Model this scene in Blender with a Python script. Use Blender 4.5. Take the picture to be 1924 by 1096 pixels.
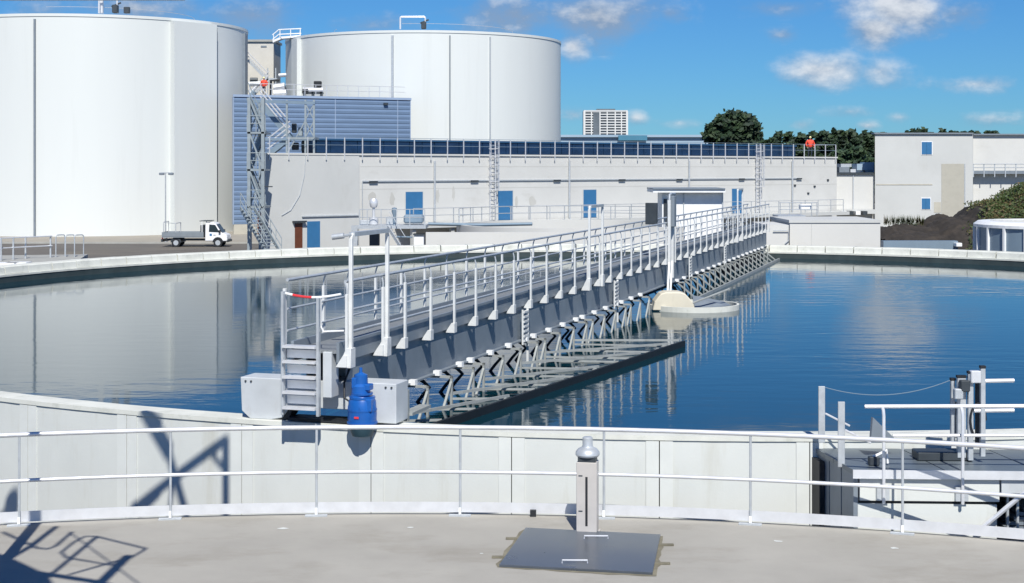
import bpy, bmesh, math, random
from mathutils import Vector, Matrix, noise
random.seed(7)
R_ = math.radians
for o in list(bpy.data.objects): bpy.data.objects.remove(o)
S = bpy.context.scene
COL = S.collection

# ------------------------------------------------------------------ camera
F = 2800.0; CZ = 4.1; HY = 315.0            # focal length in photo pixels, eye height above deck, horizon row
cd = bpy.data.cameras.new('camera'); cam = bpy.data.objects.new('camera', cd); COL.objects.link(cam)
cam.location = (0, 0, CZ); cam.rotation_euler = (R_(90), 0, 0)
cd.sensor_width = 36; cd.sensor_fit = 'HORIZONTAL'; cd.lens = F/1924*36
cd.shift_y = -(548-HY)/1924; cd.clip_start = .1; cd.clip_end = 9000
S.camera = cam
# ------------------------------------------------------------------ sun + sky
SUN_AZ, SUN_EL = R_(173), R_(48)            # behind the camera, a little to the right
sd = Vector((math.sin(SUN_AZ)*math.cos(SUN_EL), math.cos(SUN_AZ)*math.cos(SUN_EL), math.sin(SUN_EL)))
ld = bpy.data.lights.new('sun', 'SUN'); ld.energy = 5.0; ld.angle = R_(.53); ld.color = (1, .965, .88)
lo = bpy.data.objects.new('sun', ld); COL.objects.link(lo); lo.rotation_euler = (-sd).to_track_quat('-Z', 'Y').to_euler()
lo.location = sd*60
vs = S.view_settings; vs.view_transform = 'Standard'; vs.look = 'None'; vs.gamma = 1; vs.exposure = .22; vs.use_curve_mapping = False
W = bpy.data.worlds.new('World'); S.world = W; W.use_nodes = True
def build_world():
    nt = W.node_tree; N = nt.nodes; L = nt.links; N.clear()
    out = N.new('ShaderNodeOutputWorld'); bg = N.new('ShaderNodeBackground'); bg.inputs[1].default_value = .098
    L.new(bg.outputs[0], out.inputs[0])
    sky = N.new('ShaderNodeTexSky'); sky.sky_type = 'NISHITA'; sky.sun_disc = False
    sky.sun_elevation = SUN_EL; sky.sun_rotation = SUN_AZ; sky.air_density = 1.0; sky.dust_density = 0.0; sky.ozone_density = 3.0; sky.altitude = 0
    tint = N.new('ShaderNodeMix'); tint.data_type = 'RGBA'; tint.blend_type = 'MULTIPLY'; tint.inputs[0].default_value = 1
    L.new(sky.outputs[0], tint.inputs[6]); tint.inputs[7].default_value = (.20, .46, .78, 1)
    tc = N.new('ShaderNodeTexCoord')
    sep = N.new('ShaderNodeSeparateXYZ'); L.new(tc.outputs['Generated'], sep.inputs[0])
    def math_(op, a, b=None, clamp=False):
        m = N.new('ShaderNodeMath'); m.operation = op; m.use_clamp = clamp
        for i, v in enumerate((a, b)):
            if v is None: continue
            if hasattr(v, 'links') or hasattr(v, 'is_linked'): L.new(v, m.inputs[i])
            else: m.inputs[i].default_value = v
        return m.outputs[0]
    y = math_('MAXIMUM', sep.outputs[1], .05)
    comb = N.new('ShaderNodeCombineXYZ')
    L.new(math_('DIVIDE', sep.outputs[0], y), comb.inputs[0]); L.new(math_('DIVIDE', sep.outputs[2], y), comb.inputs[1])
    uv = comb.outputs[0]
    def noise_(vec, scale, detail, rough, sc=(1, 1, 1), off=(0, 0, 0)):
        mp = N.new('ShaderNodeMapping'); L.new(vec, mp.inputs[0]); mp.inputs[3].default_value = sc; mp.inputs[1].default_value = off
        n = N.new('ShaderNodeTexNoise'); n.inputs['Scale'].default_value = scale; n.inputs['Detail'].default_value = detail; n.inputs['Roughness'].default_value = rough
        L.new(mp.outputs[0], n.inputs[0]); return n
    wn = noise_(uv, 26, 5, .6, (1, 1.6, 1))
    cl = [(1685, 18, 115, 72, 1.35), (1650, 55, 70, 48, 1.4), (1790, 25, 70, 34, .75), (1550, 130, 92, 42, 1.25), (1650, 135, 60, 36, .7), (1830, 158, 80, 20, .8), (1470, 14, 80, 20, .6),
          (1120, 30, 150, 66, 1.0), (1075, 88, 40, 34, 1.0), (960, 30, 130, 52, .95), (470, 30, 130, 40, .75), (250, 14, 200, 30, .7), (1260, 28, 34, 24, .55),
          (1080, 215, 46, 20, .75), (1195, 222, 24, 16, .7), (1275, 232, 40, 12, .6), (1505, 234, 30, 12, .6), (1630, 236, 26, 13, .75), (1690, 220, 26, 13, .6), (1600, 210, 60, 12, .5), (1850, 225, 80, 14, .5), (1470, 65, 40, 16, .5), (700, 45, 90, 24, .5),
          (2200, -40, 160, 70, 1), (2450, 90, 120, 40, .9), (-200, -60, 200, 70, 1), (900, -190, 200, 60, .9), (1500, -240, 230, 80, 1), (2000, -300, 200, 60, 1), (300, -330, 240, 70, 1)]
    best = None; wsum = None; gsum = None
    for (px, py, a, b, s) in cl:
        u, v = (px-962)/F, (HY-py)/F
        sub = N.new('ShaderNodeVectorMath'); sub.operation = 'SUBTRACT'; L.new(uv, sub.inputs[0]); sub.inputs[1].default_value = (u, v, 0)
        mul = N.new('ShaderNodeVectorMath'); mul.operation = 'MULTIPLY'; L.new(sub.outputs[0], mul.inputs[0]); mul.inputs[1].default_value = (F/a, F/b, 0)
        ln = N.new('ShaderNodeVectorMath'); ln.operation = 'LENGTH'; L.new(mul.outputs[0], ln.inputs[0])
        m = math_('MULTIPLY', math_('MAXIMUM', math_('SUBTRACT', 1.15, ln.outputs['Value']), -1), s)
        best = m if best is None else math_('MAXIMUM', best, m)
        sv = N.new('ShaderNodeSeparateXYZ'); L.new(mul.outputs[0], sv.inputs[0])
        mp_ = math_('MAXIMUM', m, 0); gw = math_('MULTIPLY', mp_, math_('ADD', sv.outputs[1], -1.0 if py < 60 and px < 1300 or px in (1470, 1790) else .35))
        wsum = mp_ if wsum is None else math_('ADD', wsum, mp_); gsum = gw if gsum is None else math_('ADD', gsum, gw)
    # scattered cumulus over the rest of the dome
    gen = noise_(tc.outputs['Generated'], 3.2, 6, .58, (1, 1, 2.2), (3, 1, 0))
    front = math_('GREATER_THAN', sep.outputs[1], .2)
    g = math_('MULTIPLY', math_('SUBTRACT', gen.outputs[0], .62), 5.0)
    g2 = math_('SUBTRACT', g, math_('MULTIPLY', math_('MULTIPLY', front, math_('LESS_THAN', sep.outputs[2], .22)), 4))
    dens0 = math_('ADD', best, math_('MULTIPLY', math_('SUBTRACT', wn.outputs[0], .50), 1.9))
    dens0 = math_('SUBTRACT', dens0, math_('MULTIPLY', math_('SUBTRACT', 1, front), 5))
    mr = N.new('ShaderNodeMapRange'); mr.interpolation_type = 'SMOOTHSTEP'; mr.inputs[1].default_value = -.08; mr.inputs[2].default_value = 1.35
    L.new(math_('MAXIMUM', dens0, g2), mr.inputs[0])
    dens = math_('MULTIPLY', mr.outputs[0], .92)
    # relief: where there is more cloud above a spot than at it, it is a shaded underside
    up = noise_(uv, 26, 5, .6, (1, 1.6, 1), (0, .009, 0)); up2 = noise_(uv, 26, 5, .6, (1, 1.6, 1), (-.006, .022, 0))
    rel = math_('SUBTRACT', math_('MULTIPLY', wn.outputs[0], 2), math_('ADD', up.outputs[0], up2.outputs[0]))
    grad = math_('DIVIDE', gsum, math_('MAXIMUM', wsum, .02))      # height within its cloud: lit top, grey base
    thick = math_('ADD', math_('ADD', math_('MULTIPLY', rel, 1.5), math_('MULTIPLY', grad, .42)), math_('ADD', .22, math_('MULTIPLY', mr.outputs[0], .36)), True)
    cc = N.new('ShaderNodeMix'); cc.data_type = 'RGBA'; L.new(thick, cc.inputs[0]); cc.inputs[6].default_value = (2.5, 3.1, 4.1, 1); cc.inputs[7].default_value = (6.6, 6.9, 7.3, 1)
    mx = N.new('ShaderNodeMix'); mx.data_type = 'RGBA'; L.new(dens, mx.inputs[0]); L.new(tint.outputs[2], mx.inputs[6]); L.new(cc.outputs[2], mx.inputs[7])
    L.new(mx.outputs[2], bg.inputs[0])
build_world()

# ------------------------------------------------------------------ materials
MATS = {}
def material(name, base, rough=.6, metal=0., var=.12, scale=4., bump=0., bscale=40., stain=None, stretch=(1, 1, 1), spec=.5, ior=None, rvar=0., coords='Object', big=0.):
    """base colour with two scales of noise variation, optional dirt colour and bump"""
    m = bpy.data.materials.new(name); m.use_nodes = True
    nt = m.node_tree; N = nt.nodes; L = nt.links; b = N['Principled BSDF']
    b.inputs['Roughness'].default_value = rough; b.inputs['Metallic'].default_value = metal; b.inputs['Specular IOR Level'].default_value = spec
    if ior: b.inputs['IOR'].default_value = ior
    tc = N.new('ShaderNodeTexCoord'); mp = N.new('ShaderNodeMapping'); mp.inputs[3].default_value = stretch
    if coords == 'World':
        g = N.new('ShaderNodeNewGeometry'); L.new(g.outputs['Position'], mp.inputs[0])
    else: L.new(tc.outputs[coords], mp.inputs[0])
    n = N.new('ShaderNodeTexNoise'); n.inputs['Scale'].default_value = scale; n.inputs['Detail'].default_value = 7; n.inputs['Roughness'].default_value = .6
    L.new(mp.outputs[0], n.inputs[0])
    cr = N.new('ShaderNodeValToRGB')
    lo_ = [c*(1-var) for c in base]; hi = [min(1, c*(1+var*.7)) for c in base]
    cr.color_ramp.elements[0].position = .3; cr.color_ramp.elements[0].color = (*lo_, 1)
    cr.color_ramp.elements[1].position = .7; cr.color_ramp.elements[1].color = (*hi, 1)
    L.new(n.outputs[0], cr.inputs[0]); colour = cr.outputs[0]
    if stain:
        scol, sscale, thr, amt, sst = stain
        mp2 = N.new('ShaderNodeMapping'); mp2.inputs[3].default_value = sst; L.new(mp.inputs[0].links[0].from_socket, mp2.inputs[0])
        n2 = N.new('ShaderNodeTexNoise'); n2.inputs['Scale'].default_value = sscale; n2.inputs['Detail'].default_value = 8; n2.inputs['Roughness'].default_value = .68
        L.new(mp2.outputs[0], n2.inputs[0])
        mr = N.new('ShaderNodeMapRange'); mr.inputs[1].default_value = thr; mr.inputs[2].default_value = thr+.18; mr.inputs[4].default_value = amt; L.new(n2.outputs[0], mr.inputs[0])
        mx = N.new('ShaderNodeMix'); mx.data_type = 'RGBA'; L.new(mr.outputs[0], mx.inputs[0]); L.new(colour, mx.inputs[6]); mx.inputs[7].default_value = (*scol, 1)
        colour = mx.outputs[2]
    L.new(colour, b.inputs['Base Color'])
    if rvar:
        mr = N.new('ShaderNodeMapRange'); mr.inputs[3].default_value = max(0, rough-rvar); mr.inputs[4].default_value = rough+rvar; L.new(n.outputs[0], mr.inputs[0]); L.new(mr.outputs[0], b.inputs['Roughness'])
    if bump:
        n3 = N.new('ShaderNodeTexNoise'); n3.inputs['Scale'].default_value = bscale; n3.inputs['Detail'].default_value = 5; L.new(mp.outputs[0], n3.inputs[0])
        bp = N.new('ShaderNodeBump'); bp.inputs['Strength'].default_value = bump; bp.inputs['Distance'].default_value = .02
        L.new(n3.outputs[0], bp.inputs['Height']); L.new(bp.outputs[0], b.inputs['Normal'])
    MATS[name] = m; return m
material('precast', (.58, .60, .585), .85, var=.06, scale=.8, bump=.06, bscale=40, stain=((.42, .41, .35), 1.5, .53, .50, (1.3, 1.3, .16)), coords='World')
material('joint', (.61, .63, .615), .85, var=.05, scale=3, coords='World', stain=((.45, .44, .40), 3, .58, .4, (1, 1, .3)))
material('coping', (.60, .61, .57), .85, var=.12, scale=2.0, stain=((.36, .38, .33), 3, .54, .6, (1, 1, 1)), coords='World')
material('dark_concrete', (.045, .062, .064), .5, var=.25, scale=2, coords='World')  # near-black concrete tone, also the dark band above the waterline
material('deck_concrete', (.352, .337, .305), .85, var=.10, scale=.9, bump=.2, bscale=90, stain=((.25, .23, .195), .55, .50, .6, (1, 1.8, 1)), coords='World')
material('wall_concrete', (.56, .56, .545), .85, var=.05, scale=.35, stain=((.42, .41, .38), .5, .57, .45, (1, 1, 2.6)), coords='World', bump=.15, bscale=8)
material('wall_concrete_grey', (.50, .51, .505), .85, var=.06, scale=.3, stain=((.40, .40, .38), .4, .56, .5, (1, 1, .5)), coords='World')
material('beige_concrete', (.44, .42, .36), .85, var=.12, scale=.6, stain=((.3, .28, .24), .9, .55, .5, (1, 1, .6)), coords='World')
material('tank_white', (.64, .665, .658), .45, var=.022, scale=.22, coords='World', stretch=(1, 1, .15), stain=((.57, .59, .58), .7, .56, .5, (1, 1, .05)))
material('white_paint', (.78, .79, .80), .4, var=.06, scale=3, stain=((.5, .48, .42), 6, .62, .35, (1, 1, .5)))
material('galvanised', (.50, .53, .56), .42, metal=.35, var=.14, scale=9, rvar=.1)
material('rail_light', (.70, .71, .74), .34, metal=.35, var=.08, scale=6, rvar=.08)
material('post_light', (.64, .655, .66), .5, metal=.05, var=.10, scale=7, stain=((.42, .41, .38), 9, .6, .4, (1, 1, .4)))
material('steel_grey', (.21, .245, .285), .48, metal=.2, var=.10, scale=2.4, stain=((.14, .15, .16), 3, .57, .5, (1, 1, .5)))
material('deck_grating', (.25, .27, .29), .6, metal=.3, var=.2, scale=30, bump=.5, bscale=120)
material('bogie_paint', (.52, .55, .58), .5, metal=.1, var=.10, scale=2.5, stain=((.36, .36, .35), 4, .58, .4, (1, 1, .5)))
material('stainless', (.52, .49, .465), .4, metal=.15, var=.07, scale=5, rvar=.1)
material('plate_steel', (.15, .175, .215), .30, metal=.7, var=.16, scale=1.6, rvar=.10, stain=((.30, .31, .31), 1.1, .6, .4, (1, 1, 1)))
material('motor_blue', (.008, .095, .37), .35, var=.10, scale=6)
material('motor_shade', (.02, .05, .07), .5, var=.2, scale=6)
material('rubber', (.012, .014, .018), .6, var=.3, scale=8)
material('dark_board', (.007, .010, .013), .6, var=.3, scale=4)
material('scraper_steel', (.34, .36, .355), .5, metal=.15, var=.14, scale=6, stain=((.16, .15, .12), 6, .56, .6, (1, 1, .5)))
material('cream', (.62, .58, .48), .55, var=.06, scale=3, stain=((.42, .38, .3), 4, .58, .4, (1, 1, .4)))
material('door_blue', (.035, .145, .31), .4, var=.07, scale=2)
material('door_brown', (.12, .038, .018), .5, var=.15, scale=3)
material('cladding_blue', (.165, .24, .365), .42, metal=.15, var=.07, scale=.5, coords='World', stretch=(1, 1, 4))
material('cladding_trim', (.30, .38, .52), .45, metal=.1, var=.06, scale=2)
material('panel_navy', (.008, .028, .075), .25, var=.35, scale=.8, coords='World', stretch=(1, 1, 3))
material('frame_navy', (.02, .07, .15), .4, var=.1)
material('asphalt', (.115, .105, .095), .9, var=.16, scale=.35, coords='World', bump=.2, bscale=20, stain=((.17, .15, .12), .12, .52, .6, (1, 1, 1)))
material('paving', (.30, .275, .235), .9, var=.10, scale=.5, coords='World')
material('kerbstone', (.34, .34, .32), .85, var=.12, scale=2)
material('ground', (.15, .14, .12), .95, var=.22, scale=.2, coords='World', stain=((.09, .11, .06), .05, .5, .6, (1, 1, 1)))
material('earth', (.032, .026, .021), .95, var=.45, scale=1.4, coords='World', bump=.9, bscale=5, stain=((.055, .042, .03), .7, .52, .6, (1, 1, 1)))
material('red_jacket', (.75, .07, .035), .7, var=.1, scale=8)
material('trousers', (.02, .03, .05), .8, var=.2, scale=8)
material('skin', (.45, .26, .18), .6, var=.05)
material('helmet', (.75, .7, .35), .35, var=.05)
material('glass_dark', (.02, .035, .045), .08, var=.2, scale=2)
material('tower_white', (.62, .63, .63), .7, var=.06, scale=.05, coords='World')
material('tower_glass', (.13, .15, .17), .25, var=.3, scale=.12, coords='World')
material('roof_bluegrey', (.30, .40, .50), .5, var=.1, scale=.1, coords='World')
material('roof_teal', (.06, .20, .30), .5, var=.1, scale=.2, coords='World')
material('truck_white', (.78, .79, .82), .25, var=.03, scale=3)
material('truck_grey', (.20, .23, .26), .5, var=.1, scale=3)
material('red_tape', (.65, .04, .05), .6, var=.1)
material('bark', (.05, .037, .025), .95, var=.3, scale=3)
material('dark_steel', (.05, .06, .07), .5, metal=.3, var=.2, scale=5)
material('tank_bluegrey', (.20, .27, .34), .5, metal=.2, var=.10, scale=1.2, stretch=(1, 1, .3))
material('wall_stain', (.47, .465, .44), .9, var=.10, scale=.8, coords='World')
material('stair_steel', (.30, .345, .37), .5, metal=.25, var=.15, scale=3)
material('cover_grey', (.15, .18, .205), .45, metal=.3, var=.14, scale=2.5, stain=((.33, .33, .31), 2, .58, .5, (1, 1, 1)))
material('grime', (.19, .175, .13), .9, var=.3, scale=5, coords='World')
material('silo_beige', (.56, .54, .49), .7, var=.08, scale=.6)
material('patch', (.40, .385, .335), .9, var=.10, scale=.8, coords='World', stain=((.26, .25, .22), .8, .54, .5, (1, 1, 1)))
def leaf_material(name, cols):
    m = bpy.data.materials.new(name); m.use_nodes = True; nt = m.node_tree; N = nt.nodes; L = nt.links; b = N['Principled BSDF']
    b.inputs['Roughness'].default_value = .6
    g = N.new('ShaderNodeNewGeometry'); n = N.new('ShaderNodeTexNoise'); n.inputs['Scale'].default_value = .55; n.inputs['Detail'].default_value = 4; L.new(g.outputs['Position'], n.inputs[0])
    ad = N.new('ShaderNodeMath'); ad.operation = 'MULTIPLY_ADD'; L.new(g.outputs['Random Per Island'], ad.inputs[0]); ad.inputs[1].default_value = .45; L.new(n.outputs[0], ad.inputs[2])
    cr = N.new('ShaderNodeValToRGB'); L.new(ad.outputs[0], cr.inputs[0])
    e = cr.color_ramp.elements; e[0].position = .4; e[0].color = (*cols[0], 1); e[1].position = .98; e[1].color = (*cols[-1], 1)
    for i, c in enumerate(cols[1:-1]): x = e.new(.4+.58*(i+1)/(len(cols)-1)); x.color = (*c, 1)
    L.new(cr.outputs[0], b.inputs['Base Color']); MATS[name] = m
leaf_material('leaf_dark', [(.006, .016, .009), (.012, .03, .012), (.026, .05, .016)])
leaf_material('leaf_far', [(.013, .032, .02), (.022, .05, .024), (.04, .07, .026)])
leaf_material('leaf_scrub', [(.014, .030, .008), (.035, .065, .012), (.06, .07, .018), (.10, .065, .03)])
def water_material():
    m = bpy.data.materials.new('water'); m.use_nodes = True; nt = m.node_tree; N = nt.nodes; L = nt.links; b = N['Principled BSDF']
    b.inputs['Base Color'].default_value = (.002, .026, .040, 1); b.inputs['Roughness'].default_value = .045; b.inputs['IOR'].default_value = 1.29
    g = N.new('ShaderNodeNewGeometry')
    def nz(scale, st, det):
        mp = N.new('ShaderNodeMapping'); mp.inputs[3].default_value = st; L.new(g.outputs['Position'], mp.inputs[0])
        n = N.new('ShaderNodeTexNoise'); n.inputs['Scale'].default_value = scale; n.inputs['Detail'].default_value = det; n.inputs['Roughness'].default_value = .5; L.new(mp.outputs[0], n.inputs[0]); return n.outputs[0]
    a = nz(1.5, (.55, 1.5, 1), 3); c = nz(.16, (.7, 1.3, 1), 3); d = nz(6.0, (.6, 1.3, 1), 2)
    dt = N.new('ShaderNodeVectorMath'); dt.operation = 'DOT_PRODUCT'; dt.inputs[1].default_value = (.956, -.2936, 0); L.new(g.outputs['Position'], dt.inputs[0])
    lee = N.new('ShaderNodeMapRange'); lee.interpolation_type = 'SMOOTHSTEP'; lee.inputs[1].default_value = -9.5; lee.inputs[2].default_value = -6.5; lee.inputs[3].default_value = .48; lee.inputs[4].default_value = 1; L.new(dt.outputs['Value'], lee.inputs[0])
    mr = N.new('ShaderNodeMapRange'); mr.inputs[1].default_value = .40; mr.inputs[2].default_value = .64; mr.inputs[3].default_value = .18; mr.inputs[4].default_value = 1; L.new(c, mr.inputs[0])
    st = N.new('ShaderNodeMath'); st.operation = 'MULTIPLY'; L.new(mr.outputs[0], st.inputs[0]); L.new(lee.outputs[0], st.inputs[1])
    ad = N.new('ShaderNodeMath'); ad.operation = 'MULTIPLY_ADD'; L.new(d, ad.inputs[0]); ad.inputs[1].default_value = .22; L.new(a, ad.inputs[2])
    bp = N.new('ShaderNodeBump'); bp.inputs['Distance'].default_value = .009; L.new(st.outputs[0], bp.inputs['Strength']); L.new(ad.outputs[0], bp.inputs['Height'])
    L.new(bp.outputs[0], b.inputs['Normal']); MATS['water'] = m
water_material()

# ------------------------------------------------------------------ helpers
def PX(px, py, Y):                           # photo pixel at a chosen distance -> world point
    return Vector(((px-962)/F*Y, Y, CZ+(HY-py)/F*Y))
def PZ(px, py, z):                           # photo pixel on a horizontal plane -> world point
    Y = F*(CZ-z)/(py-HY); return Vector(((px-962)/F*Y, Y, z))
class MB:
    def __init__(s): s.v = []; s.f = []; s.sm = []
    def add(s, vs, fs, smooth=False):
        b = len(s.v); s.v += [Vector(p) for p in vs]; s.f += [[i+b for i in f] for f in fs]; s.sm += [smooth]*len(fs); return s
    def box(s, a, b):
        x0, y0, z0 = [min(p, q) for p, q in zip(a, b)]; x1, y1, z1 = [max(p, q) for p, q in zip(a, b)]
        return s.add([(x0,y0,z0),(x1,y0,z0),(x1,y1,z0),(x0,y1,z0),(x0,y0,z1),(x1,y0,z1),(x1,y1,z1),(x0,y1,z1)],
                     [(0,3,2,1),(4,5,6,7),(0,1,5,4),(1,2,6,5),(2,3,7,6),(3,0,4,7)])
    def beam(s, p, q, w, h, up=(0, 0, 1)):   # rectangular bar from p to q; w sideways, h along up
        p = Vector(p); q = Vector(q); d = (q-p).normalized(); up = Vector(up)
        if abs(d.dot(up)) > .98: up = Vector((0, 1, 0)) if abs(d.y) < .9 else Vector((1, 0, 0))
        sx = d.cross(up).normalized(); u = sx.cross(d).normalized()
        vs = []
        for c in (p, q):
            for a, b in ((-1,-1),(1,-1),(1,1),(-1,1)): vs.append(c+sx*a*w/2+u*b*h/2)
        return s.add(vs, [(0,1,2,3),(7,6,5,4),(0,4,5,1),(1,5,6,2),(2,6,7,3),(3,7,4,0)])
    def tube(s, pts, r, n=8, closed=False):
        pts = [Vector(p) for p in pts]; m = len(pts); vs = []; prev = None
        for i, p in enumerate(pts):
            if closed: d = (pts[(i+1) % m]-pts[i-1]).normalized()
            else: d = (pts[min(i+1, m-1)]-pts[max(i-1, 0)]).normalized()
            ref = prev if prev is not None else (Vector((0,0,1)) if abs(d.z) < .9 else Vector((1,0,0)))
            a = (ref-d*ref.dot(d)).normalized(); b = d.cross(a); prev = a
            for k in range(n):
                t = 2*math.pi*k/n; vs.append(p+a*math.cos(t)*r+b*math.sin(t)*r)
        fs = [(i*n+k, i*n+(k+1) % n, ((i+1) % m)*n+(k+1) % n, ((i+1) % m)*n+k) for i in range(m if closed else m-1) for k in range(n)]
        s.add(vs, fs, True)
        if not closed:
            b0 = len(s.v)-n*m; s.f += [[b0+k for k in range(n)][::-1], [b0+(m-1)*n+k for k in range(n)]]; s.sm += [False, False]
        return s
    def lathe(s, prof, c=(0,0,0), n=32, a0=0, a1=2*math.pi, smooth=True):  # prof = [(r, z)]
        full = abs(a1-a0-2*math.pi) < 1e-6; k = n if full else n+1; c = Vector(c); vs = []
        for i in range(k):
            t = a0+(a1-a0)*i/n
            for r, z in prof: vs.append(c+Vector((r*math.cos(t), r*math.sin(t), z)))
        m = len(prof); fs = []
        for i in range(n):
            j = (i+1) % k
            for q in range(m-1): fs.append((i*m+q, j*m+q, j*m+q+1, i*m+q+1))
        return s.add(vs, fs, smooth)
    def prism(s, poly, a, b, axis):          # poly in the plane normal to axis ('x': (y,z), 'y': (x,z), 'z': (x,y))
        def P(u, v, t): return {'x': (t, u, v), 'y': (u, t, v), 'z': (u, v, t)}[axis]
        n = len(poly)
        return s.add([P(u, v, a) for u, v in poly]+[P(u, v, b) for u, v in poly],
                     [list(range(n))[::-1], [n+i for i in range(n)]]+[(i, (i+1) % n, n+(i+1) % n, n+i) for i in range(n)])
    def mesh(s, name, mat, bevel=0):
        me = bpy.data.meshes.new(name); me.from_pydata(s.v, [], s.f); me.polygons.foreach_set('use_smooth', s.sm)
        bm = bmesh.new(); bm.from_mesh(me); bmesh.ops.recalc_face_normals(bm, faces=bm.faces)
        if bevel: bmesh.ops.bevel(bm, geom=[e for e in bm.edges if not e.smooth or (len(e.link_faces) == 2 and e.calc_face_angle(0) > .6)], offset=bevel, segments=1, affect='EDGES', clamp_overlap=True)
        bm.to_mesh(me); bm.free(); me.set_sharp_from_angle(angle=R_(38)) if any(s.sm) else None; me.materials.append(MATS[mat]); return me
    def build(s, name, mat, parent=None, world=False, bevel=0):
        if world and parent is not None:
            inv = MW(parent).inverted(); s.v = [inv @ v for v in s.v]
        o = bpy.data.objects.new(name, s.mesh(name, mat, bevel)); COL.objects.link(o)
        if parent is not None: o.parent = parent
        return o
def MW(o):
    m = Matrix.LocRotScale(o.location, o.rotation_euler, o.scale)
    return MW(o.parent) @ m if o.parent else m
def tag(o, label=None, cat=None, group=None, kind=None):
    for k, v in (('label', label), ('category', cat), ('group', group), ('kind', kind)):
        if v: o[k] = v
    return o
def thing(name, label, cat, loc=(0, 0, 0), rz=0, group=None):
    o = bpy.data.objects.new(name, None); COL.objects.link(o); o.location = loc; o.rotation_euler = (0, 0, rz); o.empty_display_size = .3
    return tag(o, label, cat, group)
def place(me, name, parent, loc=(0, 0, 0), rz=0):
    o = bpy.data.objects.new(name, me); COL.objects.link(o); o.parent = parent; o.location = loc; o.rotation_euler = (0, 0, rz); return o
def arc(c, r, a0, a1, n, z): return [(c[0]+r*math.cos(a0+(a1-a0)*i/n), c[1]+r*math.sin(a0+(a1-a0)*i/n), z) for i in range(n+1)]
def sheet(name, poly, z, mat):
    o = MB().add([(x, y, z) for x, y in poly], [list(range(len(poly)))]).build(name, mat); return tag(o, kind='structure')
def hoop(p, q, z0, z1, rad, k=5):            # inverted U between two feet with round corners
    p = Vector(p); q = Vector(q); d = (q-p).normalized(); pts = [Vector((p.x, p.y, z0))]
    for i in range(k+1):
        t = math.pi/2*i/k; pts.append(Vector((p.x, p.y, z1-rad))+d*rad*(1-math.cos(t))+Vector((0, 0, rad*math.sin(t))))
    for i in range(k+1):
        t = math.pi/2*i/k; pts.append(Vector((q.x, q.y, z1-rad))-d*rad*(1-math.sin(t))+Vector((0, 0, rad*math.cos(t))))
    pts.append(Vector((q.x, q.y, z0))); return pts

# ------------------------------------------------------------------ ground
GZ = -2.1
sheet('ground', [(-3000, -400), (3000, -400), (3000, 6000), (-3000, 6000)], GZ-.012, 'ground')
sheet('road', [(-90, 62), (-14, 62), (-14, 121.5), (-90, 121.5)], GZ, 'asphalt')
tag(MB().box((-90, 121.5, GZ-.3), (-14.5, 150, GZ+.10)).build('pavement', 'paving'), kind='structure')
tag(MB().box((-90, 121.3, GZ-.3), (-14.5, 121.497, GZ+.13)).build('kerb', 'kerbstone'), kind='structure')

# ------------------------------------------------------------------ settling tank
TC = Vector((3.65, 39.03, 0)); RI = 20.4; RO = 20.75; RIM = .8; WZ = .55
tank = thing('settling_tank', 'wide round concrete settling tank full of water under the long bridge', 'tank', (TC.x, TC.y, GZ))
def tp(mb, *a, **k): return mb.build(*a, parent=tank, world=True, **k)
tp(MB().lathe([(RI, RIM-.06), (RI, -1.5)], TC, 220), 'inner_wall', 'dark_concrete')
tp(MB().lathe([(RI-.02, RIM-.06), (RI-.02, RIM), (RO+.02, RIM), (RO+.02, RIM-.06), (RI-.02, RIM-.06)], TC, 220, smooth=False), 'coping', 'coping')
NP = 71; da = 2*math.pi/NP; a_off = R_(-90)+.5*da
def panel_mesh():
    mb = MB(); hw = da/2-.0035; k = 4
    vs = []; 
    for i in range(k+1):
        t = -hw+2*hw*i/k
        for r, z in ((RI+.12, RIM-.065), (RO, RIM-.065), (RO, GZ), (RI+.12, GZ)): vs.append((r*math.cos(t), r*math.sin(t), z))
    fs = [(i*4+q, i*4+(q+1) % 4, i*4+4+(q+1) % 4, i*4+4+q) for i in range(k) for q in range(4)]+[(0,1,2,3), tuple(k*4+q for q in (3,2,1,0))]
    return mb.add(vs, fs).mesh('wall_panel', 'precast')
pm = panel_mesh()
for i in range(NP): place(pm, 'wall_panel', tank, (0, 0, -GZ), a_off+i*da)
def strip_mesh(s):
    mb = MB(); a0, a1 = sorted((s*.006/RO, s*.165/RO)); vs = []
    for t in (a0, a1):
        for r, z in ((RO+.014, RIM-.07), (RO+.014, GZ), (RO-.01, GZ), (RO-.01, RIM-.07)): vs.append((r*math.cos(t), r*math.sin(t), z))
    return mb.add(vs, [(0,1,2,3), (7,6,5,4)]+[(q, (q+1) % 4, 4+(q+1) % 4, 4+q) for q in range(4)]).mesh('joint_strip', 'joint')
for s in (-1, 1):
    sm_ = strip_mesh(s)
    for i in range(-11, 9): place(sm_, 'joint_strip', tank, (0, 0, -GZ), a_off+da/2+i*da)
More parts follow.
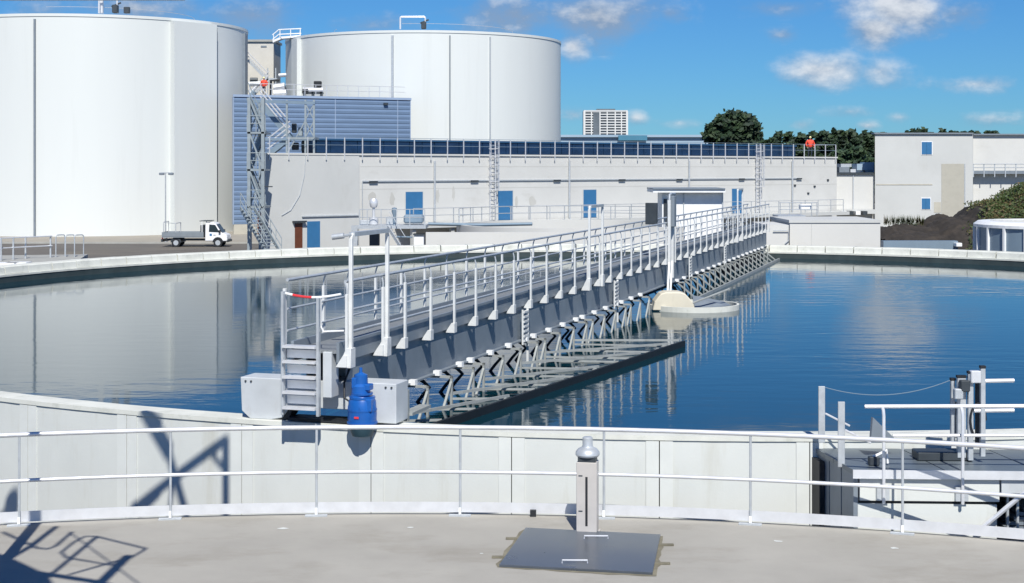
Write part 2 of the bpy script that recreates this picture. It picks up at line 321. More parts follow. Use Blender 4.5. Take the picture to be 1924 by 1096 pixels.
# raised kerb on the far half, in short cast segments
KN = 118
def kerb_mesh():
    mb = MB(); hw = 2*math.pi/KN/2-.0009; vs = []
    for i in range(3):
        t = -hw+hw*i
        for r, z in ((RI+.10, RIM+.002), (RI+.13, RIM+.21), (RI+.17, RIM+.24), (RO+.35, RIM+.24), (RO+.35, RIM-.4), (RO+.03, RIM-.4), (RO+.03, RIM+.002)): vs.append((r*math.cos(t), r*math.sin(t), z))
    fs = [(i*7+q, i*7+(q+1) % 7, i*7+7+(q+1) % 7, i*7+7+q) for i in range(2) for q in range(7)]+[tuple(range(7)), tuple(14+q for q in range(6, -1, -1))]
    return mb.add(vs, fs).mesh('kerb_segment', 'coping')
km = kerb_mesh()
for i in range(KN):
    t = 2*math.pi*i/KN
    if R_(8) < t < R_(188): 
        o = place(km, 'kerb_segment', tank, (0, 0, -GZ+random.uniform(-.006, .006)), t+random.uniform(-.0006, .0006))
w = MB(); w.add([(TC.x, TC.y, WZ)]+[tuple(p) for p in arc(TC, RI+.02, 0, 2*math.pi, 180, WZ)], [(0, i+1, i+2) for i in range(180)]); tag(w.build('water', 'water'), kind='structure')

# ------------------------------------------------------------------ scraper bridge (local: +y towards the far rim, +x right)
BR = thing('scraper_bridge', 'long rotating steel scraper bridge with white railings spanning the water', 'bridge', (TC.x, TC.y, RIM), -R_(17.07))
def bp_(mb, name, mat, parent=None, **k):
    for v in mb.v: v.z -= RIM
    return mb.build(name, mat, parent or BR, **k)
DZ = 1.78; FZ = 1.575; TZ = 2.655; BZ = 1.02; Y0, Y1 = -20.98, 20.75
deck = bp_(MB().box((-.295, Y0, DZ-.04), (.295, Y1, DZ)), 'walkway_deck', 'deck_grating')
for sx in (-1, 1):
    bp_(MB().box((sx*.335, Y0, FZ+.05), (sx*.296, Y1, DZ+.10)), 'edge_channel', 'steel_grey')
    wb = MB().box((sx*.27, Y0+.35, BZ), (sx*.285, Y1, DZ-.045)); wb.box((sx*.21, Y0+.35, BZ-.012), (sx*.36, Y1, BZ+.012))
    bp_(wb, 'side_beam', 'steel_grey')
for i in range(21): bp_(MB().box((-.28, Y0+.8+i*2, BZ+.1), (.28, Y0+.86+i*2, BZ+.45)), 'cross_member', 'steel_grey')
# railing posts
def post_mesh(thick=.055, top=TZ):
    mb = MB(); mb.box((-.016, -thick/2, FZ), (.016, thick/2, TZ-.16))
    mb.prism([(-.13, FZ), (.02, FZ), (.02, FZ+.15), (-.03, FZ+.15)], -.062, .062, 'y')
    for v in mb.v: v.z -= RIM
    me = mb.mesh('post', 'post_light', .003); return me
pme = post_mesh()
hk = MB().tube([(0, 0, TZ-.20), (0, 0, TZ-.10), (-.012, 0, TZ-.05), (-.03, 0, TZ-.012)], .012, 6)
for v in hk.v: v.z -= RIM
hkm = hk.mesh('rail_bracket', 'galvanised')
ys = [Y0+.012, -19.75]+[-18.93+1.04*i for i in range(39) if -18.93+1.04*i < Y1]
for y in ys:
    for sx in (1, -1):
        if sx == -1 and y < -20: continue
        o = place(pme, 'post', BR, (sx*.435, y, 0), 0 if sx == 1 else math.pi)
        place(hkm, 'rail_bracket', BR, (sx*.435, y, 0), 0 if sx == 1 else math.pi)
for sx in (-1, 1):
    for z, r in ((TZ, .021), (FZ+.71, .015), (FZ+.43, .015)):
        y0 = Y0+.02 if sx == 1 else Y0+.05
        bp_(MB().tube([(sx*.41, y0, z), (sx*.41, Y1, z)], r), 'hand_rail', 'galvanised')
# tall portal frames over the right rail
def portal(ya, yb, zt, lamp):
    for y in (ya, yb):
        pb = MB().box((.452, y-.026, FZ), (.498, y+.026, zt-.06)); pb.prism([(.32, FZ-.01), (.505, FZ-.01), (.505, FZ+.24), (.44, FZ+.24)], y-.075, y+.075, 'y')
        pb.tube([(.475, y, zt-.07), (.475, y+(.02 if y == ya else -.02), zt-.02), (.475, y+(.07 if y == ya else -.07), zt)], .026, 8)
        bp_(pb, 'portal_post', 'post_light', bevel=.004)
    pt = bp_(MB().box((.435, ya+.03, zt-.035), (.515, yb-.03, zt+.02)), 'portal_beam', 'galvanised')
    if lamp:
        lm = bp_(MB().tube([(.42, ya-.10, zt-.02), (.27, ya-.12, zt-.04)], .036, 10), 'lamp_head', 'galvanised')
        lm2 = MB().tube([(.475, ya, zt-.01), (.42, ya-.10, zt-.02)], .018, 6); bp_(lm2, 'lamp_arm', 'galvanised')
portal(-20.93, -19.70, 3.26, True); portal(-8.55, -7.4, 3.30, False); portal(12.0, 13.1, 3.36, False)
# control column at the middle of the bridge
cb = MB().box((.445, -.06, 1.2), (.52, .02, 3.25)).box((.445, .36, 1.2), (.52, .44, 3.2)); bp_(cb, 'control_column', 'post_light')
bp_(MB().box((.40, .06, 2.55), (.60, .34, 3.35)), 'control_cabinet', 'steel_grey', bevel=.01)
bp_(MB().box((-.10, -.30, 2.62), (.20, -.15, 3.18)), 'control_cabinet', 'dark_steel', bevel=.01)
bp_(MB().tube([(.48, -.02, 3.25), (.48, 0, 3.38), (.48, .2, 3.42), (.48, .75, 3.40), (.48, .8, 3.3)], .03, 8), 'cable_arm', 'galvanised')
bp_(MB().tube([(.48, .8, 3.32), (.48, .8, FZ)], .02, 6), 'cable_pipe', 'post_light')
for d in (0, .38): bp_(MB().beam((.48, d-.02, 1.62), (.62, d-1.0, .75), .05, .07), 'strut', 'post_light')
# small rung ladders hanging on the beam
for y in (-12.75, -5.6, 3.7, 10.0):
    lm = bp_(MB().box((.37, y-.012, .62), (.41, y+.012, FZ)).box((.37, y-.30, .95), (.40, y-.28, FZ)), 'rung_ladder', 'post_light')
    for k in range(7): MB().box((.365, y-.28, 1.0+k*.085-RIM), (.415, y-.012, 1.035+k*.085-RIM)).build('rung', 'post_light', lm)
# end ladder with loops for the hands
lad = MB()
for x in (-.40, .09): lad.box((x-.018, Y0-.13, .95), (x+.018, Y0-.06, 2.52 if x < 0 else 2.45))
bp_(lad, 'ladder_stile', 'galvanised', bevel=.004)
for k in range(5): bp_(MB().box((-.38, Y0-.17, 1.03+k*.195), (.07, Y0-.03, 1.06+k*.195)), 'ladder_step', 'rail_light')
for k in range(4): bp_(MB().box((-.38, Y0-.02, 1.085+k*.195), (.07, Y0-.012, 1.19+k*.195)), 'riser_plate', 'white_paint')
bp_(MB().box((.12, Y0-.03, 1.18), (.24, Y0+.2, 1.76)), 'end_plate', 'bogie_paint', bevel=.006)
bp_(MB().box((-.44, Y0-.03, 1.62), (-.40, Y0+.02, 2.55)), 'end_post', 'post_light', bevel=.004)
pts = [(-.42+.80*i/12, Y0-.05, 2.50-.05*math.sin(math.pi*i/12)) for i in range(13)]
for i in range(0, 12): bp_(MB().tube([pts[i], pts[i+1]], .016, 6), 'barrier_link', 'red_tape' if 2 <= i <= 5 else 'white_paint')
bp_(MB().tube([(.10, Y0-.05, 2.47), (.10, Y0-.05, 2.1), (.14, Y0-.05, 2.02), (.42, Y0-.05, 2.04)], .012, 6), 'gate_bar', 'white_paint')
# end carriage on the rim
cg = MB().prism([(-1.22, 1.34), (.98, 1.34), (.98, .83), (.50, .83), (.42, .98), (-.50, .98), (-.62, .83), (-.78, .80), (-1.08, .80), (-1.20, .90)], Y0+.32, Y0+.74, 'y')
bp_(cg, 'end_carriage', 'bogie_paint', bevel=.008)
for x in (-.62, .58):
    wv = MB().tube([(x, Y0+.34, .93), (x, Y0+.56, .93)], .13, 20); bp_(wv, 'wheel', 'rubber')
bp_(MB().box((-.5, Y0+.26, .815), (.5, Y0+.56, .85)), 'track_scraper', 'rubber')
gx, gy = .60, Y0+.12
mo = bp_(MB().lathe([(0, 1.20), (.14, 1.20), (.175, 1.14), (.185, .98), (.18, .86), (.0, .86)], (gx, gy, 0), 20), 'motor_body', 'motor_blue')
MB().lathe([(0, .86-RIM), (.15, .86-RIM), (.152, .76-RIM), (.13, .70-RIM), (0, .69-RIM)], (gx, gy, 0), 20).build('motor_shade_cap', 'motor_shade', mo)  # dark cap stands in for the motor's shadow under the body
MB().lathe([(0, 1.56-RIM), (.02, 1.56-RIM), (.022, 1.50-RIM), (.085, 1.47-RIM), (.09, 1.36-RIM), (.12, 1.33-RIM), (.12, 1.24-RIM), (.13, 1.20-RIM), (0, 1.19-RIM)], (gx-.02, gy, 0), 18).build('gear_neck', 'motor_blue', mo)
MB().box((gx+.04, gy-.13, 1.02-RIM), (gx+.17, gy+.02, 1.18-RIM)).box((gx-.16, gy+.1, .98-RIM), (gx+.1, gy+.24, 1.12-RIM)).build('terminal_box', 'motor_blue', mo, bevel=.01)
for k in range(9):
    t = 2*math.pi*k/9; MB().beam((gx+.176*math.cos(t), gy+.176*math.sin(t), .90-RIM), (gx+.176*math.cos(t), gy+.176*math.sin(t), 1.08-RIM), .012, .012).build('cooling_fin', 'motor_blue', mo)
for z_, r_ in ((.865, .195), (1.03, .188), (1.185, .165), (1.235, .135)): MB().lathe([(r_-.03, z_-.012-RIM), (r_, z_-.012-RIM), (r_, z_+.012-RIM), (r_-.03, z_+.012-RIM)], (gx, gy, 0), 20, smooth=False).build('flange', 'motor_blue', mo)
MB().box((gx-.11, gy-.10, 1.30-RIM), (gx-.045, gy+.05, 1.44-RIM)).box((gx+.05, gy-.08, 1.28-RIM), (gx+.13, gy+.06, 1.36-RIM)).build('gear_box', 'motor_blue', mo, bevel=.01)
MB().box((gx-.03, gy-.193, .94-RIM), (gx+.03, gy-.186, .965-RIM)).build('name_plate', 'red_tape', mo)
MB().tube([(gx-.14, gy, 1.1-RIM), (gx-.26, gy+.03, 1.16-RIM), (gx-.30, gy+.12, 1.34-RIM), (gx-.30, gy+.3, 1.5-RIM)], .014, 6).build('motor_cable', 'rubber', mo)
for x in (-1.14, -1.06, .84, .92):
    for z in (1.29,): bp_(MB().tube([(x, Y0+.325, z), (x, Y0+.308, z)], .014, 8), 'bolt', 'dark_steel')
bp_(MB().box((.86, Y0+.80, .86), (1.02, Y0+1.5, .90)).box((.92, Y0+.74, .80), (.98, Y0+.80, 1.2)), 'side_bracket', 'scraper_steel')
# surface scraper: brackets, frames and the floating board
def board_x(y): return .98+(y+20.2)*.148 if y < -10.0 else 2.45
B0 = (1.0, -20.1); B1 = (2.55, -9.1)
bd = MB().beam((B0[0], B0[1], .585), (B1[0], B1[1], .585), .05, .16); bp_(bd, 'skimmer_board', 'dark_board')
def bx_at(y): t = (y-B0[1])/(B1[1]-B0[1]); return B0[0]+(B1[0]-B0[0])*t
blk = MB().box((.33, -.05, BZ-.02), (.43, .05, BZ+.055))
for v in blk.v: v.z -= RIM
blk = blk.mesh('bracket_block', 'white_paint')
k = 0
y = -19.5
while y < -2.2:
    place(blk, 'bracket_block', BR, (0, y, 0))
    fr = MB().box((-.33, y-.02, BZ-.055), (.62, y+.02, BZ-.02)); fr.box((.585, y-.02, .50), (.62, y+.02, BZ-.02))
    fr.beam((.60, y, BZ-.10), (.60, y-.42, .50), .03, .035, (1, 0, 0))
    if y < -9.6: fr.beam((.60, y+.01, .66), (bx_at(y+.25)-.03, y+.25, .66), .035, .03)
    bp_(fr, 'scraper_frame', 'scraper_steel')
    hose = MB().tube([(-.02, y+.02, BZ-.05), (.10, y+.14, .88), (.17, y+.22, .78), (.05, y+.28, .66), (-.06, y+.22, .50)], .028, 6); bp_(hose, 'scraper_hose', 'rubber')
    if k % 2 == 0 and y < -10: bp_(MB().beam((.60, y, .74), (bx_at(min(y+2.4, -9.3))-.04, min(y+2.4, -9.3), .69), .03, .04), 'brace', 'scraper_steel')
    k += 1; y += 1.02 if k % 4 else .52
y = 1.6; k = 0
while y < 19.4:
    place(blk, 'bracket_block', BR, (0, y, 0))
    fr = MB().box((-.33, y-.02, BZ-.055), (.60, y+.02, BZ-.02)); fr.box((.565, y-.02, .50), (.60, y+.02, BZ-.02))
    fr.beam((.40, y, BZ-.06), (.95, y+.1, .50), .04, .05, (0, 1, 0)); fr.beam((-.30, y, BZ-.06), (-.75, y+.1, .50), .04, .04, (0, 1, 0))
    bp_(fr, 'scraper_frame', 'scraper_steel')
    bp_(MB().tube([(.05, y+.2, BZ-.05), (.25, y+.3, .80), (.38, y+.34, .52)], .05, 6), 'scraper_hose', 'rubber')
    k += 1; y += 1.02
bp_(MB().beam((1.0, 1.2, .56), (1.0, 19.2, .56), .05, .14), 'skimmer_board', 'scraper_steel')
bp_(MB().beam((-.8, 1.2, .56), (-.8, 19.2, .56), .05, .14), 'skimmer_board', 'dark_board')

# ------------------------------------------------------------------ scum well beside the bridge
SW = thing('scum_well', 'round pale scum collecting well with cream hood in the water beside the bridge', 'well', (4.55, 37.5, WZ))
SW.location.z = WZ
MB().lathe([(1.10, -.6), (1.16, -.6), (1.16, .13), (1.10, .13), (1.10, -.6)], n=56, smooth=False).build('ring_wall', 'coping', SW)
MB().lathe([(0, -.05), (1.12, -.05)], n=40).build('inner_floor', 'dark_board', SW)
hd = MB().prism([(-1.08, .02), (-.06, .02), (-.03, .05), (-.10, .24), (-.27, .43), (-.40, .47), (-.76, .47), (-.88, .43), (-1.03, .24)], -.75, -.1, 'y'); hd.build('hood', 'cream', SW, bevel=.03)
MB().add([(-.02, -.70, .02), (.95, -.1, .10), (.80, .35, .16), (-.02, -.05, .34), (-.02, -.70, -.02), (.95, -.1, .06), (.80, .35, .12), (-.02, -.05, .30)], [(0,1,2,3), (7,6,5,4), (0,4,5,1), (1,5,6,2), (2,6,7,3), (3,7,4,0)]).build('beach_plate', 'steel_grey', SW)
MB().tube([(-.1, -.72, .2), (.9, -.1, .5)], .025, 6).build('pull_rod', 'scraper_steel', SW)

# ------------------------------------------------------------------ foreground deck and railing
def circ3(a, b, c):
    ax, ay = a; bx, by = b; cx, cy = c
    d = 2*(ax*(by-cy)+bx*(cy-ay)+cx*(ay-by)); A = ax*ax+ay*ay; B = bx*bx+by*by; Cc = cx*cx+cy*cy
    ux = (A*(by-cy)+B*(cy-ay)+Cc*(ay-by))/d; uy = (A*(cx-bx)+B*(ax-cx)+Cc*(bx-ax))/d
    return Vector((ux, uy, 0)), math.hypot(ax-ux, ay-uy)
p0, p1, p2 = PZ(0, 990, 0), PZ(740, 969, 0), PZ(1924, 1022, 0)
FC, FR = circ3(p0.xy, p1.xy, p2.xy)
dk = MB().lathe([(0, 0), (FR+.12, 0), (FR+.14, -.02), (FR+.14, -.35), (FR-.2, -.35), (FR-.2, GZ), (FR-.6, GZ)], (FC.x, FC.y, 0), 220, smooth=False).build('deck', 'deck_concrete'); tag(dk, kind='structure')
for px, py, a in ((530, 993, .09), (1462, 1017, .07), (1680, 1030, .06), (770, 991, .05), (905, 1040, .03), (1195, 1062, .04)):
    c = PZ(px, py, .004); MB().add([c+Vector((math.cos(i*.7)*a*random.uniform(.5, 1), math.sin(i*.7)*a*random.uniform(.3, .7), 0)) for i in range(9)], [list(range(9))]).build('paint_mark', 'joint', dk)
RL = thing('deck_railing', 'curved galvanised safety railing along the edge of the near deck', 'railing', (FC.x, FC.y+FR, 0))
aw0, aw1 = R_(90-46), R_(90+46)
for z, r, nm in ((1.035, .027, 'hand_rail'), (.508, .022, 'knee_rail')):
    MB().tube(arc(FC, FR+.04, aw0, aw1, 90, z), r, 10).build(nm, 'rail_light', RL, world=True)
MB().lathe([(FR+.055, .03), (FR+.062, .03), (FR+.062, .15), (FR+.055, .15), (FR+.055, .03)], FC, 80, aw0, aw1, smooth=False).build('toe_board', 'rail_light', RL, world=True)
ang0 = math.atan2(PZ(595, 968, 0).y-FC.y, PZ(595, 968, 0).x-FC.x)
for i in range(-8, 9):
    t = ang0+i*1.69/FR
    if not aw0 < t < aw1: continue
    c, s = math.cos(t), math.sin(t); b = Vector((FC.x+c*(FR+.04), FC.y+s*(FR+.04), 0))
    po = MB().tube([b, b+Vector((0, 0, 1.03))], .015, 8).build('post', 'galvanised', RL, world=True)
    fl = Vector((FC.x+c*(FR-.01), FC.y+s*(FR-.01), 0)); tg = Vector((-s, c, 0))
    MB().beam(fl-tg*.13+Vector((0, 0, .008)), fl+tg*.13+Vector((0, 0, .008)), .07, .016).build('base_plate', 'galvanised', RL, world=True)
    MB().beam(fl+Vector((0, 0, .02)), fl+Vector((0, 0, .10)), .03, .012).build('clip', 'white_paint', RL, world=True)
t = ang0-2.55/FR
bk = Vector((FC.x+math.cos(t)*(FR+.03), FC.y+math.sin(t)*(FR+.03), 0)); MB().box(bk+Vector((-.035, -.03, -.005)), bk+Vector((.035, .03, .075))).build('rail_clamp', 'rubber', RL, world=True)

# cover plate and the valve post
q = [PZ(988, 996, .0), PZ(1241, 1009, 0), PZ(1226, 1081, 0), PZ(938, 1066, 0)]
CP = thing('cover_plate', 'dark steel cover plate lying on the near concrete deck', 'cover plate', sum(q, Vector())/4)
MB().add([v+Vector((0, 0, .004)) for v in q]+[v+Vector((0, 0, .028)) for v in q], [(3,2,1,0), (4,5,6,7)]+[(i, (i+1) % 4, 4+(i+1) % 4, 4+i) for i in range(4)]).build('plate', 'plate_steel', CP, world=True)
n = 40; gc = sum(q, Vector())/4; ring = []
for i in range(n):
    f_ = i/n*4; e = int(f_); p = q[e].lerp(q[(e+1) % 4], f_-e); ring.append(p+(p-gc).normalized()*random.uniform(.02, .09)+Vector((0, 0, .003)))
MB().add(ring, [list(range(n))]).build('sealant_stain', 'grime', CP, world=True)
for px, py in ((1080, 1058), (1120, 1012)):
    h = PZ(px, py, .028); MB().tube([h+Vector((-.13, 0, 0)), h+Vector((-.13, 0, .03)), h+Vector((.13, -.005, .03)), h+Vector((.13, -.005, 0))], .008, 6).build('handle', 'rail_light', CP, world=True)
for px, py, dx in ((976, 1013, -.15), (951, 1048, -.15), (1238, 1025, .16), (1230, 1060, .16)):
    h = PZ(px, py, .004); MB().box(h+Vector((-.02, -.025, 0)), h+Vector((dx, .025, .016))).build('grime_tab', 'grime', CP, world=True)  # thin raised tabs stand for grime stains beside the plate
b = PZ(1104, 1000, 0)
VP = thing('valve_post', 'tall grey steel valve post with black slot standing on the deck', 'valve post', b, R_(-10))
MB().box((-.115, -.10, .012), (.115, .10, .80)).build('housing', 'stainless', VP, bevel=.006)
MB().box((-.135, -.12, .03 - .03), (.135, .12, .012)).build('foot_plate', 'stainless', VP)
MB().box((-.013, -.1025, .09), (.013, -.099, .64)).build('slot', 'rubber', VP)
for z in (.25, .645): MB().box((-.09, -.104, z), (-.045, -.099, z+.012)).build('scale_mark', 'dark_steel', VP)
MB().box((-.10, -.09, .80), (.10, .09, .855)).build('collar', 'dark_steel', VP)
MB().lathe([(0, .855), (.125, .855), (.138, .875), (.135, .905), (.105, .94), (.065, .96), (.058, .975), (.058, 1.06), (.045, 1.072), (0, 1.074)], n=20).build('cap', 'galvanised', VP)

# ------------------------------------------------------------------ chamber at the right of the tank
xl = PX(1540, 830, 18.25); xf = PX(1608, 880, 17.0)
CH = thing('outlet_chamber', 'concrete outlet chamber with steel cover plates built against the tank wall', 'chamber', (xf.x, xf.y, GZ))
ax = Vector((.999, -.045, 0)); ay = Vector(((xl-xf).x, (xl-xf).y, 0)).normalized()
def chp(u, v, z): return Vector((xf.x, xf.y, 0))+ax*u+ay*v+Vector((0, 0, z))
def chbox(u0, u1, v0, v1, z0, z1):
    return MB().add([chp(u, v, z) for z in (z0, z1) for u, v in ((u0, v0), (u1, v0), (u1, v1), (u0, v1))], [(3,2,1,0), (4,5,6,7)]+[(i, (i+1) % 4, 4+(i+1) % 4, 4+i) for i in range(4)])
chbox(.05, 1.62, .01, 1.5, .30, .60).build('upper_wall', 'precast', CH, world=True)
chbox(.0, 1.60, .03, 1.5, GZ, .262).build('lower_wall', 'precast', CH, world=True)
chbox(.02, 1.60, .06, 1.48, .255, .305).build('joint_gap', 'rubber', CH, world=True)
for i in range(3): chbox(-.02, .03, .02+.42*i, .42+.42*i-.015, GZ, .60).build('side_panel', 'steel_grey', CH, world=True)
for i in range(3):
    for j in range(2): chbox(-.04+1.05*i, -.04+1.05*(i+1)-.015, -.03+.68*j, -.03+.68*(j+1)-.015, .602, .655).build('cover_plate', 'cover_grey', CH, world=True)
chbox(-.09, -.03, 1.0, 1.36, GZ, .55).build('shade_strip', 'rubber', CH, world=True)  # solid black strip painted in for a gap's shade, no opening here
chbox(-.045, 3.3, -.045, -.033, .56, .66).build('edge_angle', 'rail_light', CH, world=True)
chbox(1.64, 3.4, .0, 1.4, .40, .60).build('side_beam', 'bogie_paint', CH, world=True)
chbox(1.62, 1.66, .3, 1.4, GZ, .40).build('shade_wall', 'dark_concrete', CH, world=True)
chbox(1.7, 3.6, 1.2, 1.4, GZ, .40).build('back_wall', 'dark_concrete', CH, world=True)
for px, pt in ((1657, 765), (1803, 761), (1948, 757)):
    u = (px-1608)/F*17.0
    MB().tube([chp(u, -.05, .28), chp(u, -.05, 1.28), chp(u, -.035, 1.34), chp(u, -.0, 1.375)], .019, 8).build('rail_post', 'rail_light', CH, world=True)
    if px < 1900: chbox(u-.07, u+.07, -.035, .008, .31, .47).build('rail_bracket', 'galvanised', CH, world=True)
for z, u0, r in ((1.385, .1, .023), (1.055, .42, .019)): MB().tube([chp(u0, -.0, z-.01), chp(3.2, -.0, z+.02)], r, 8).build('rail', 'rail_light', CH, world=True)
# gate of two posts and a chain
GT = thing('chain_gate', 'pair of flat white gate posts with a slack chain beside the outlet chamber', 'gate', chp(-.12, .7, .66))
gpts = []
for px, yt, yb, YY in ((1543, 726, 832, 18.05), (1580, 755, 878, 17.35)):
    a_ = PX(px, yt, YY); b_ = PX(px, yb, YY); MB().box((a_.x-.035, a_.y-.012, b_.z), (a_.x+.045, a_.y+.012, a_.z)).build('gate_post', 'galvanised', GT, world=True, bevel=.004); gpts.append(a_)
    MB().tube([a_+Vector((.05, 0, -.33)), a_+Vector((.32, -.12, -.46))], .012, 6).build('stay', 'rail_light', GT, world=True)
def sag(a, b, d, n=16): return [a.lerp(b, i/n)-Vector((0, 0, d*4*(i/n)*(1-i/n))) for i in range(n+1)]
MB().tube(sag(gpts[0], PX(1785, 715, 18.0), .14), .005, 5).build('chain', 'tank_bluegrey', GT, world=True)
# slide gates with lifting gear
SG = thing('slide_gate_gear', 'cluster of upright slide gate spindles on the outlet chamber', 'gate gear', PX(1820, 860, 17.4))
for px, yt, yb, w_, mt, YY in ((1790, 715, 835, .05, 'galvanised', 17.6), (1806, 710, 860, .10, 'galvanised', 17.5), (1823, 702, 865, .06, 'galvanised', 17.45), (1846, 692, 858, .055, 'galvanised', 17.4), (1836, 715, 840, .04, 'dark_steel', 17.55), (1797, 760, 822, .13, 'rubber', 17.7)):
    a_ = PX(px, yt, YY); b_ = PX(px, yb, YY)
    sp = MB().box((a_.x-w_/2, a_.y-.03, b_.z), (a_.x+w_/2, a_.y+.03, a_.z)).build('spindle_housing', mt, SG, world=True, bevel=.005)
    MB().box((a_.x-w_/2-.004, a_.y-.033, a_.z+.002), (a_.x+w_/2+.004, a_.y+.033, a_.z+.03)).build('end_cap', 'rubber', sp, world=True)
for px, py, s_ in ((1832, 708, .12), (1812, 725, .11), (1800, 740, .10)):
    a_ = PX(px, py, 17.42); MB().box(a_-Vector((s_/2, .05, s_*.6)), a_+Vector((s_/2, .04, s_*.6))).build('gear_box', ('rail_light', 'dark_steel', 'galvanised')[(1832, 1812, 1800).index(px)], SG, world=True, bevel=.01)
for py, x0 in ((716, 1850), (772, 1830)): MB().tube([PX(x0, py, 17.4), PX(1905, py-1, 17.4)], .024, 8).build('cross_bar', 'rail_light', SG, world=True)
a_ = PX(1838, 790, 17.40); MB().tube([a_+Vector((.09*math.cos(t*.4), 0, .2*math.sin(t*.4))) for t in range(0, 14)], .012, 6).build('cable_loop', 'rubber', SG, world=True)
# clutter on the cover: a wedge shield, a lever
WS = tag(MB().prism([(0, 0), (.36, 0), (.03, .30)], 0, .04, 'y').build('splash_shield', 'steel_grey'), 'small triangular grey splash shield standing on the chamber cover', 'shield'); WS.location = PX(1636, 832, 17.7); WS.rotation_euler = (0, 0, .3)
LV = thing('hand_lever', 'short black and white hand lever beside the triangular splash shield', 'lever', PX(1640, 848, 17.25)); LV.location.z = .657
MB().box((-.05, -.05, 0), (.07, .05, .10)).build('mount', 'dark_steel', LV, bevel=.01); MB().tube([(0, 0, .09), (.16, 0, .17), (.17, 0, .02)], .018, 6).build('grip', 'white_paint', LV)
HT = tag(MB().box((-.32, -.14, 0), (.32, .14, .10)).build('hatch_lid', 'dark_steel', bevel=.01), 'dark raised hatch lid on the chamber cover before the spindles', 'hatch'); HT.location = (PX(1775, 838, 17.5).x, 17.62, .657)
# steel steps down at the far right
ST = thing('steel_steps', 'dark steel steps with diagonal handrail at the lower right edge', 'steps', (xf.x+1.8, 17.0, GZ))
MB().tube([PX(1836, 1000, 16.9), PX(1945, 910, 16.75)], .028, 8).build('hand_rail', 'rail_light', ST, world=True)
for k in range(6):
    a_ = PX(1892+k*9, 1000-k*9, 17.3); MB().box(a_-Vector((.10, .05, .02)), a_+Vector((.5, .55, .02))).build('step', 'steel_grey', ST, world=True)
for px in (1893, 1912): MB().tube([PX(px, 1010, 17.1), PX(px, 900, 17.1)], .018, 6).build('post', 'galvanised', ST, world=True)

# ------------------------------------------------------------------ main building (local x along the wall, -y outwards)
A = Vector(((497-962)/F*100, 100, 0)); wd = Vector((.776, .631, 0)).normalized(); WT = 4.96
th = math.atan2(wd.y, wd.x)
MBD = thing('process_building', 'long grey concrete process building with blue doors and roof panels', 'building', (A.x, A.y, GZ), th)
def ws(px):
    k = (px-962)/F; return (k*A.y-A.x)/(wd.x-wd.y*k)
def wz(px, py): return CZ+(HY-py)/F*(A.y+wd.y*ws(px))
def bb(name, mat, x0, x1, y0, y1, z0, z1, parent=None, **k): return MB().box((x0, y0, z0-GZ), (x1, y1, z1-GZ)).build(name, mat, parent or MBD, **k)
LEN = ws(1572)
def wallpoly(x0, x1, y0, dep, z0, z1):         # plan: front along the wall, left end running straight back from the viewer
    p = [Vector((x, y0, 0)) for x in (x0, x1)]; Rm = Matrix.Rotation(th, 3, 'Z'); q = [A+Rm @ v for v in p]
    back = Rm.inverted() @ Vector((.05, 1, 0)); poly = [(p[0].x, p[0].y), (p[1].x, p[1].y), (p[1].x+back.x*dep*.5, p[1].y+back.y*dep*.5), (p[0].x+back.x*dep, p[0].y+back.y*dep)]
    return MB().prism(poly, z0-GZ, z1-GZ, 'z')
wallpoly(ws(674), LEN, 0, 22, GZ, WT).build('wall', 'wall_concrete', MBD)
wallpoly(0, ws(674)-.004, -.06, 22, GZ, WT).build('wall', 'wall_concrete_grey', MBD)
bb('parapet', 'wall_concrete', -.05, LEN+.05, -.10, .25, WT+.003, WT+.12)
# roof storey of dark blue panels
xs0, xs1 = ws(604), ws(1535)
wallpoly(xs0, xs1, 2.6, 14, WT+.13, 6.12).build('roof_storey', 'frame_navy', MBD)
npan = 46; pw = (xs1-xs0)/npan
for i in range(npan): bb('roof_panel', 'panel_navy', xs0+i*pw+.03, xs0+(i+1)*pw-.03, 2.52, 2.597, WT+.2, 6.02)
bb('roof_edge', 'frame_navy', xs0-.1, xs1+.1, 2.45, 2.61, 6.03, 6.16)
# doors
for px0, px1, py0, py1 in ((762, 794, 361, 416), (936, 963, 359, 414), (1096, 1120, 357, 411), (1375, 1395, 355, 400)):
    x0, x1 = ws(px0), ws(px1); zc = wz(px0, py0); z0 = .12
    d = bb('door', 'door_blue', x0, x1, -.03, -.002, z0, zc); bb('door_frame', 'wall_concrete_grey', x0-.07, x1+.07, -.02, -.001, z0, zc+.07, d)
    MB().tube([(x1-.18, -.06, 1.05-GZ), (x1-.34, -.06, 1.05-GZ)], .02, 6).build('handle', 'galvanised', d)
x0, x1 = ws(576), ws(600); d = bb('door', 'door_blue', x0, x1, -.10, -.062, GZ+.02, wz(588, 416))
x0, x1 = ws(553), ws(567); d = bb('door', 'door_brown', x0, x1, -.10, -.062, GZ+.02, wz(560, 420)); bb('door_canopy', 'dark_steel', x0-.2, x1+.2, -.35, -.062, wz(560, 418), wz(560, 415), d)
